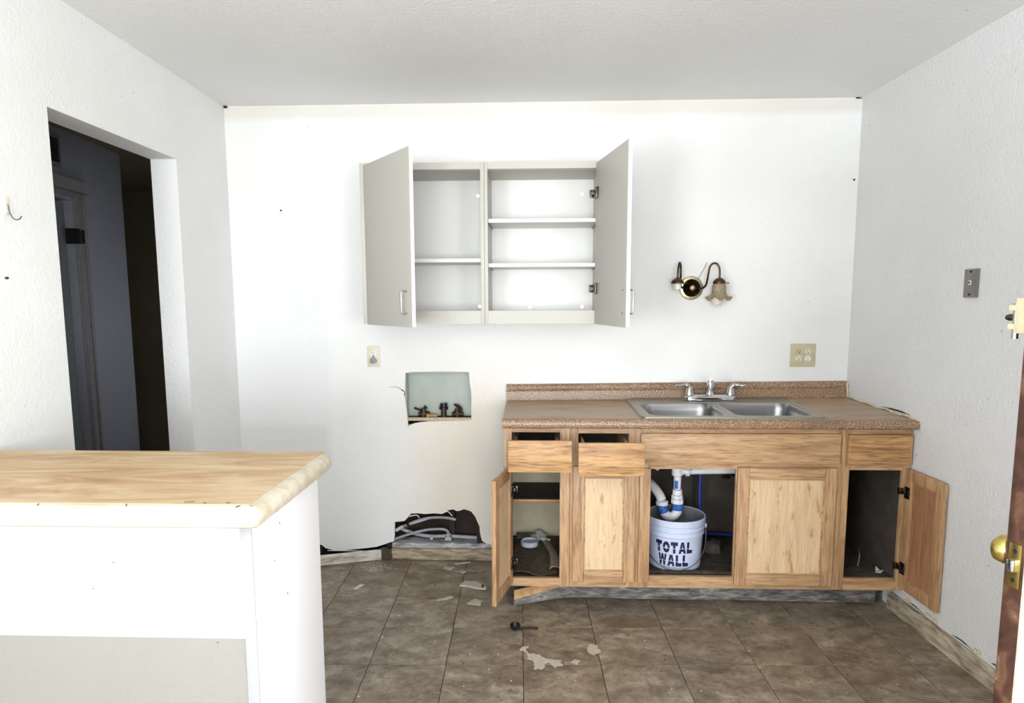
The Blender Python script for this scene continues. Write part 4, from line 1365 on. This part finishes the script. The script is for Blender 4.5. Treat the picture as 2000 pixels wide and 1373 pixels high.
bpy.data.meshes.remove(me)
for v in bm.verts:
    x, y = v.co.x, v.co.y
    v.co = wrap(x * .85 - .006, CF + .020 + y, .0007)
obj('small_lettering', bm, 'ink', pl)
bm = new()
pts = []
for k in range(13):
    u = k / 12
    a = -PI / 2 - .19 + PI * .53 * (1 - 2 * u) * -1
    drop = math.sin(u * PI) ** .8
    r = pr_(CF + .19) + .010 + .012 * drop
    pts.append((PC[0] + r * math.cos(a), PC[1] + r * math.sin(a), CF + .196 - .172 * drop))
obj('bail_handle', tube(bm, pts, .0022, 6, 3), 'wire', pl)
for k in (0, 12):
    obj('ear', lathe(new(), [(.012, -.004), (.012, .004)], pts[k], 'X', 12), 'pail', pl)

YP = 3.20
dp = thing('drain_pipe', (.683, YP, .42), 'white plastic sink drain with blue-stained trap above the pail', 'drain pipe')
obj('tee', lathe(new(), [(.0265, .640), (.0265, .585), (.021, .580)], (.681, YP, 0), seg=20), 'pvc', dp)
obj('tail_piece', lathe(new(), [(.0215, .716), (.0215, .6405)], (.681, YP, 0), seg=18), 'pvc', dp)
obj('crossbar', tube(new(), [(.700, YP, .604), (1.07, YP + .01, .610)], .0172, 16, 0), 'pvc', dp)
obj('nut', lathe(new(), [(.022, .716), (.0275, .720), (.0275, .736), (.022, .738)], (.728, YP, -.122 + .0), 'Z', 8), 'pvc', dp)
obj('cross_nut', lathe(new(), [(.020, .718), (.026, .722), (.026, .736), (.020, .740)], (0, YP, .604), 'X', 10), 'pvc', dp)
obj('riser', tube(new(), [(1.07, YP + .01, .600), (1.07, YP + .01, .716)], .0205, 14, 0), 'pvc', dp)
obj('pipe', lathe(new(), [(.0185, .5795), (.0175, .515)], (.683, YP, 0), seg=18), 'pvc', dp)
obj('blue_drip', lathe(new(), [(.0190, .560), (.0188, .520)], (.683, YP, 0), seg=18,
    wave=lambda j, a, r, h: (r if math.cos(a * 3) > .2 else r - .002, h)), 'primer', dp)
obj('nut', lathe(new(), [(.023, .513), (.024, .488), (.022, .487)], (.684, YP, 0), seg=18), 'pvc', dp)
obj('nut', lathe(new(), [(.028, .486), (.028, .470), (.025, .468)], (.684, YP, 0), seg=8), 'pvc', dp)
obj('nut', lathe(new(), [(.030, .467), (.030, .445), (.026, .443)], (.685, YP, 0), seg=8), 'pvc', dp)
obj('trap_collar', lathe(new(), [(.0268, .4425), (.0262, .412)], (.686, YP, 0), seg=18), 'primer', dp)
obj('trap_bend', tube(new(), [(.686, YP, .4115), (.683, YP, .396), (.668, YP, .380), (.648, YP, .377), (.630, YP, .386), (.622, YP, .402)], .0225, 14, 4), 'pvc', dp)
obj('trap_arm', tube(new(), [(.6215, YP, .400), (.617, YP, .415), (.612, YP, .436)], .0235, 14, 3), 'primer', dp)
obj('nut', lathe(new(), [(.030, .437), (.030, .454), (.026, .457)], (.611, YP, 0), seg=12), 'pvc', dp)
obj('elbow', tube(new(), [(.610, YP, .457), (.602, YP + .01, .478), (.588, YP + .035, .500), (.572, YP + .07, .515), (.560, YP + .12, .518)], .0225, 14, 4), 'pvc', dp)
obj('wall_arm', tube(new(), [(.560, YP + .12, .518), (.55, YP + .33, .520)], .019, 12, 0), 'pvc', dp)
# supply valves and lines
for nm, x, z, lab, yv in (('supply_valve', .632, .565, 'paint-splashed shutoff valve behind the drain pipe at left', 3.50), ('supply_valve', .915, .560, 'shutoff valve with white tag behind the crossbar pipe', 3.50)):
    v = thing(nm, (x, yv, z), lab, 'valve', 'valves under the sink')
    obj('body', tube(new(), [(x, D - .013, z), (x, yv - .02, z)], .010, 10, 0), 'hosew', v)
    obj('handle', lathe(new(), [(.022, yv - .045), (.024, yv - .038), (.024, yv - .030), (.018, yv - .026)], (x, 0, z), 'Y', 12, wave=lambda j, a, r, h: (r * (1 + .12 * math.cos(4 * a)), h)), 'pvc' if x < .7 else 'rust', v)
    obj('outlet_nut', lathe(new(), [(.009, z + .010), (.011, z + .014), (.011, z + .03)], (x, yv, 0), seg=8), 'rust', v)
    obj('supply_line', tube(new(), [(x, yv, z + .03), (x + .02, yv - .01, z + .09), (x + .05 * (1 if x < .7 else -1), yv - .03, z + .16)], .005, 8, 4), 'hinge', v)
bl = obj('blue_water_line', tube(new(), [(.848, 3.42, .580), (.846, 3.42, .50), (.845, 3.42, .42), (.85, 3.42, .30), (.85, 3.45, .23), (.88, 3.50, .19), (1.1, 3.52, .172)], .0085, 10, 4), 'blue', loc=(.85, 3.42, .16))
tag(bl, 'blue plastic water line rising behind the white pail', 'pipe')
obj('fitting', lathe(new(), [(.012, .565), (.013, .575), (.013, .598), (.009, .602)], (.848, 3.42, 0), seg=10), 'rust', bl)
bv = thing('brass_valve', (.985, 3.44, .55), 'corroded valve with hanging spigot right of the blue line', 'valve', 'valves under the sink')
obj('body', tube(new(), [(.918, 3.44, .60), (.955, 3.43, .575), (.985, 3.42, .548), (1.005, 3.42, .532)], [.009, .011, .014, .011], 10, 3), 'rust', bv)
obj('handle', lathe(new(), [(.004, .508), (.022, .511), (.024, .518), (.016, .524), (.006, .530)], (.978, 3.425, 0), seg=14), 'rust', bv)
obj('hose', tube(new(), [(1.005, 3.42, .532), (1.03, 3.42, .520), (1.07, 3.42, .522), (1.12, 3.43, .55)], .005, 8, 4), 'hinge', bv)
pp = obj('paper_tag', sheet(new(), [[(.890, .595), (.930, .600), (.934, .575), (.905, .548), (.898, .570)]], lambda u, v, w: (u, w, v), 3.395, 3.397), 'paper', loc=(.912, 3.396, .55))
tag(pp, 'torn white tag hanging below the crossbar pipe', 'tag')
# debris in the sink cabinet
def chunk(name, x, y, z, sx, sy, sz, mat, label, cat, rot=0, seed=0):
    r = random.Random(seed)
    bm = new()
    poly = []
    for k in range(9):
        a = 2 * PI * k / 9
        q = r.uniform(.72, 1.05)
        poly.append((math.cos(a) * sx / 2 * q, math.sin(a) * sy / 2 * q))
    n = len(poly)
    lo = [bm.verts.new((px, py, 0)) for px, py in poly]
    hi = [bm.verts.new((px * r.uniform(.78, .95), py * r.uniform(.78, .95), sz * r.uniform(.6, 1))) for px, py in poly]
    bm.faces.new(lo[::-1])
    c = bm.verts.new((0, 0, sz))
    for i in range(n):
        bm.faces.new((lo[i], lo[(i + 1) % n], hi[(i + 1) % n], hi[i]))
        bm.faces.new((hi[i], hi[(i + 1) % n], c))
    o = obj(name, bm, mat, mtx=Matrix.Translation((x, y, z)) @ Matrix.Rotation(rot, 4, 'Z'))
    return tag(o, label, cat)
chunk('rubble_lump', .905, 3.34, CF, .12, .09, .06, 'rubble', 'grey rubble lump on the sink cabinet floor', 'rubble', .3, 1)
chunk('rubble_lump', 1.04, 3.36, CF, .10, .08, .05, 'rubble', 'smaller rubble lump behind the grey one in the sink cabinet', 'rubble', .9, 2)
bd = obj('loose_board', bx(.50, 1.33, 3.02, 3.045, CF, CF + .018, .002), 'muck', loc=(.9, 3.03, CF))
tag(bd, 'dark rotten board along the front of the sink cabinet floor', 'board')

# left cabinet litter
CL = .1455
bm = new()
nx, ny = 12, 18
grid = []
for j in range(ny + 1):
    row = []
    for i in range(nx + 1):
        u, v = i / nx, j / ny
        x = -.108 + u * .205 + .006 * math.sin(v * 9)
        y = 3.015 + v * .50 + .012 * math.sin(u * 7 + 1)
        z = CL + .004 + .006 * (math.sin(u * 8 + v * 5) + 1) * .5 + (.012 * max(0, 1 - v * 8)) * (.5 + .5 * math.sin(u * 6))
        row.append(bm.verts.new((x, y, z)))
    grid.append(row)
for j in range(ny):
    for i in range(nx):
        bm.faces.new((grid[j][i], grid[j][i + 1], grid[j + 1][i + 1], grid[j + 1][i])).smooth = True
ext = bmesh.ops.extrude_face_region(bm, geom=bm.faces[:])
bmesh.ops.translate(bm, verts=[g for g in ext['geom'] if isinstance(g, bmesh.types.BMVert)], vec=(0, 0, -.0035))
tag(obj('shelf_liner', bm, 'burlap', loc=(0, 3.26, CL)), 'rotten brown liner covering the floor of the narrow cabinet', 'liner')
bm = new()
a = []
for k in range(11):
    u = k / 10
    y = 3.06 + u * .40
    x = .060 + .028 * (1 - u) + .012 * math.sin(u * 4)
    w = .050 - .014 * u
    z = CL + .018 + .006 * math.sin(u * 5)
    a.append([bm.verts.new((x - w / 2, y, z)), bm.verts.new((x - w / 6, y, z + .012)), bm.verts.new((x + w / 4, y, z + .010)), bm.verts.new((x + w / 2, y, z - .001))])
for k in range(10):
    for i in range(3):
        bm.faces.new((a[k][i], a[k][i + 1], a[k + 1][i + 1], a[k + 1][i])).smooth = True
ext = bmesh.ops.extrude_face_region(bm, geom=bm.faces[:])
bmesh.ops.translate(bm, verts=[g for g in ext['geom'] if isinstance(g, bmesh.types.BMVert)], vec=(0, 0, -.004))
tag(obj('liner_strip', bm, 'liner', loc=(.07, 3.26, CL)), 'curled pale strip of liner at the right of the narrow cabinet', 'liner')
ld = obj('jar_lid', lathe(new(), [(.044, CL + .016), (.046, CL + .020), (.046, CL + .040), (.042, CL + .042), (.040, CL + .032), (.0, CL + .031)], (-.035, 3.372, 0), seg=32), 'hosew', loc=(-.035, 3.372, CL))
tag(ld, 'round grey plastic lid lying in the narrow base cabinet', 'lid')
for k, (x, y, z, r, lab) in enumerate([(-.004, 3.465, CL + .022, .5, 'crumpled paper scrap nearest the round lid'), (.025, 3.495, CL + .030, .9, 'upright paper scrap against the back of the narrow cabinet'), (.048, 3.44, CL + .020, -.6, 'thin curled paper scrap beside the pale liner strip')]):
    Mx = Matrix.Translation((x, y, z)) @ Matrix.Rotation(r, 4, 'Z') @ Matrix.Rotation(.5, 4, 'X')
    w, h = ((.045, .04), (.045, .05), (.06, .018))[k]
    bm = new()
    sheet(bm, [[(-w / 2, -h / 2), (0, -h / 2 - .004), (w / 2, -h / 2), (w / 2, h / 2), (-w / 2, h / 2)]], lambda u, v, t_: (u, v, t_ + .18 * u * u / w), 0, .0015)
    tag(obj('paper_scrap', bm, 'paper', mtx=Mx), lab, 'paper', 'paper scraps in the narrow cabinet')
tag(obj('wood_offcut', bx(-.105, -.02, 3.50, 3.545, CL + .001, CL + .024, .002), 'plank', loc=(-.06, 3.52, CL)), 'weathered wood offcut at the back of the narrow cabinet', 'offcut')
# right cabinet litter
rf = obj('rotten_slab', sheet(new(), [jag([(1.375, 3.00), (1.61, 3.00), (1.615, 3.10), (1.54, 3.14), (1.46, 3.11), (1.375, 3.09)], .006, 3, seed=14)], lambda u, v, w: (u, v, w), CF, CF + .012), 'muck', loc=(1.5, 3.05, CF))
tag(rf, 'crumbling board on the floor of the right-hand cupboard', 'board')
tag(obj('splinter', tube(new(), [(1.525, 3.12, CF + .016), (1.55, 3.16, CF + .05), (1.57, 3.21, CF + .075)], [.003, .003, .001], 6, 2), 'liner', loc=(1.525, 3.12, CF)), 'thin splinter sticking up in the right-hand cupboard', 'splinter')
Mx = Matrix.Translation((1.585, 3.05, CF + .0135)) @ Matrix.Rotation(.4, 4, 'Z')
bm = new()
sheet(bm, [[(-.028, -.008), (.0, -.012), (.03, -.006), (.02, .008), (.006, .02), (-.01, .006)]], lambda u, v, w: (u, v, w + .25 * abs(u) + .02 * (v > .015)), 0, .002)
tag(obj('paper_scrap', bm, 'paper', mtx=Mx), 'crumpled white paper scrap in the right-hand cupboard', 'paper')

# ------------------------------------------------------------------ things on the floor
sp = thing('scoop', (-.09, 2.78, 0), 'small black plastic measuring scoop lying on the floor tiles', 'scoop')
obj('bowl', lathe(new(), [(.004, .0012), (.014, .003), (.021, .012), (.0225, .024), (.0205, .0245), (.019, .013), (.012, .006), (0, .005)], (-.092, 2.778, 0), seg=24, cap=False), 'black', sp)
Mh = Matrix.Translation((-.072 - (-.09), 0, .016)) @ Matrix.Rotation(.05, 4, 'Z')
obj('handle', box(new(), 0, .082, -.0055, .0055, -.003, .002, .0015), 'black', sp, mtx=Matrix.Translation((.016, -.001, .0055)) @ Matrix.Rotation(.06, 4, 'Z'))
def flake(name, pts, z, mat, label, cat, thick=.003, seed=0, amp=.006, n=3, group=None):
    cx = sum(p[0] for p in pts) / len(pts)
    cy = sum(p[1] for p in pts) / len(pts)
    o = obj(name, sheet(new(), [jag(pts, amp, n, seed=seed)], lambda u, v, w: (u, v, w), z, z + thick), mat, loc=(cx, cy, z))
    return tag(o, label, cat, group)
G = .0007
flake('card_scrap', [(-.912, 3.165), (-.895, 3.158), (-.866, 3.222), (-.892, 3.222)], G, 'paper', 'white card scrap on the floor near the partition', 'scrap', .002, 1, .001, 2)
pc = flake('plaster_piece', [(-.385, 3.215), (-.25, 3.178), (-.252, 3.20), (-.278, 3.235), (-.315, 3.262), (-.362, 3.268)], G, 'plaster', 'broken plaster piece on the floor beside the open cabinet door', 'plaster', .008, 2, .006, 3)
obj('black_mark', bx(-.272, -.264, 3.186, 3.222, G + .0075, G + .009), 'slot', pc)
flake('plaster_chip', [(-.33, 3.02), (-.265, 3.0), (-.255, 3.05), (-.30, 3.075)], G, 'plaster', 'flat plaster chip between the plaster piece and the scoop', 'plaster', .003, 3)
flake('plaster_chip', [(-.068, 2.602), (-.042, 2.602), (-.03, 2.635), (-.055, 2.63)], G, 'plaster', 'small pale chip just in front of the scoop', 'plaster', .003, 4, .004)
flake('paint_flakes', [(-.055, 2.60), (-.035, 2.545), (-.01, 2.505), (.0, 2.455), (.03, 2.475), (.045, 2.512), (.075, 2.47), (.105, 2.495), (.10, 2.525), (.05, 2.535), (.02, 2.555), (-.01, 2.575)], G, 'plaster', 'largest cluster of peeled pale flakes on the middle tiles', 'plaster', .0022, 5, .008, 4)
flake('paint_flakes', [(.135, 2.51), (.165, 2.50), (.175, 2.525), (.15, 2.535)], G, 'plaster', 'small pale flake right of the largest flake cluster', 'plaster', .002, 6, .005)
flake('paint_flakes', [(.21, 2.60), (.235, 2.57), (.265, 2.60), (.25, 2.65), (.225, 2.66)], G, 'plaster', 'pale flake lying on the tile joint right of the scoop', 'plaster', .002, 7, .008, 4)
flake('plaster_chip', [(-.47, 3.045), (-.43, 3.06), (-.40, 3.09), (-.41, 3.10), (-.45, 3.075), (-.48, 3.055)], G, 'plaster', 'slim pale chip in the middle of the floor left of the cabinets', 'plaster', .003, 8, .004)
flake('plaster_chip', [(-.50, 3.44), (-.46, 3.42), (-.44, 3.45), (-.48, 3.47)], G, 'plaster', 'plaster crumb cluster in front of the bare baseboard', 'plaster', .004, 9, .008, 4)
flake('plaster_chip', [(-.40, 3.385), (-.38, 3.375), (-.37, 3.40), (-.392, 3.41)], G, 'plaster', 'small crumb near the foot of the open cabinet door', 'plaster', .004, 10, .004)
flake('paper_sliver', [(-.44, 3.500), (-.36, 3.525), (-.365, 3.532), (-.445, 3.508)], G, 'paper', 'thin pale sliver lying along the bare baseboard', 'scrap', .002, 11, .002)
# uncountable grit
bm = new()
r = random.Random(3)
for k in range(520):
    x, y = r.uniform(-1.2, 1.65), r.uniform(2.0, 3.5)
    if x > -.2 and y > 2.99:
        continue
    if r.random() < .35:
        x, y = r.gauss(-.84, .06), r.gauss(3.48, .05)
        if y > 3.535:
            continue
    s = r.uniform(.0012, .0035)
    a = r.uniform(0, PI)
    q = [(math.cos(a + k2 * PI * .5) * s * r.uniform(.6, 1.4), math.sin(a + k2 * PI * .5) * s * r.uniform(.6, 1.4)) for k2 in range(4)]
    mi = 0 if r.random() < .55 else 1
    faces(bm, [(x + u, y + v, .0006) for u, v in q] + [(x, y, .0006 + s)], [(0, 1, 4), (1, 2, 4), (2, 3, 4), (3, 0, 4), (3, 2, 1, 0)], mi=mi)
g = obj('floor_grit', bm, ['paper', 'grimeblk'])
g['kind'] = 'stuff'
tag(g, 'scattered pale and dark grit over the floor tiles', 'grit')

for o in bpy.data.objects:
    if '_o' in o:
        del o['_o']
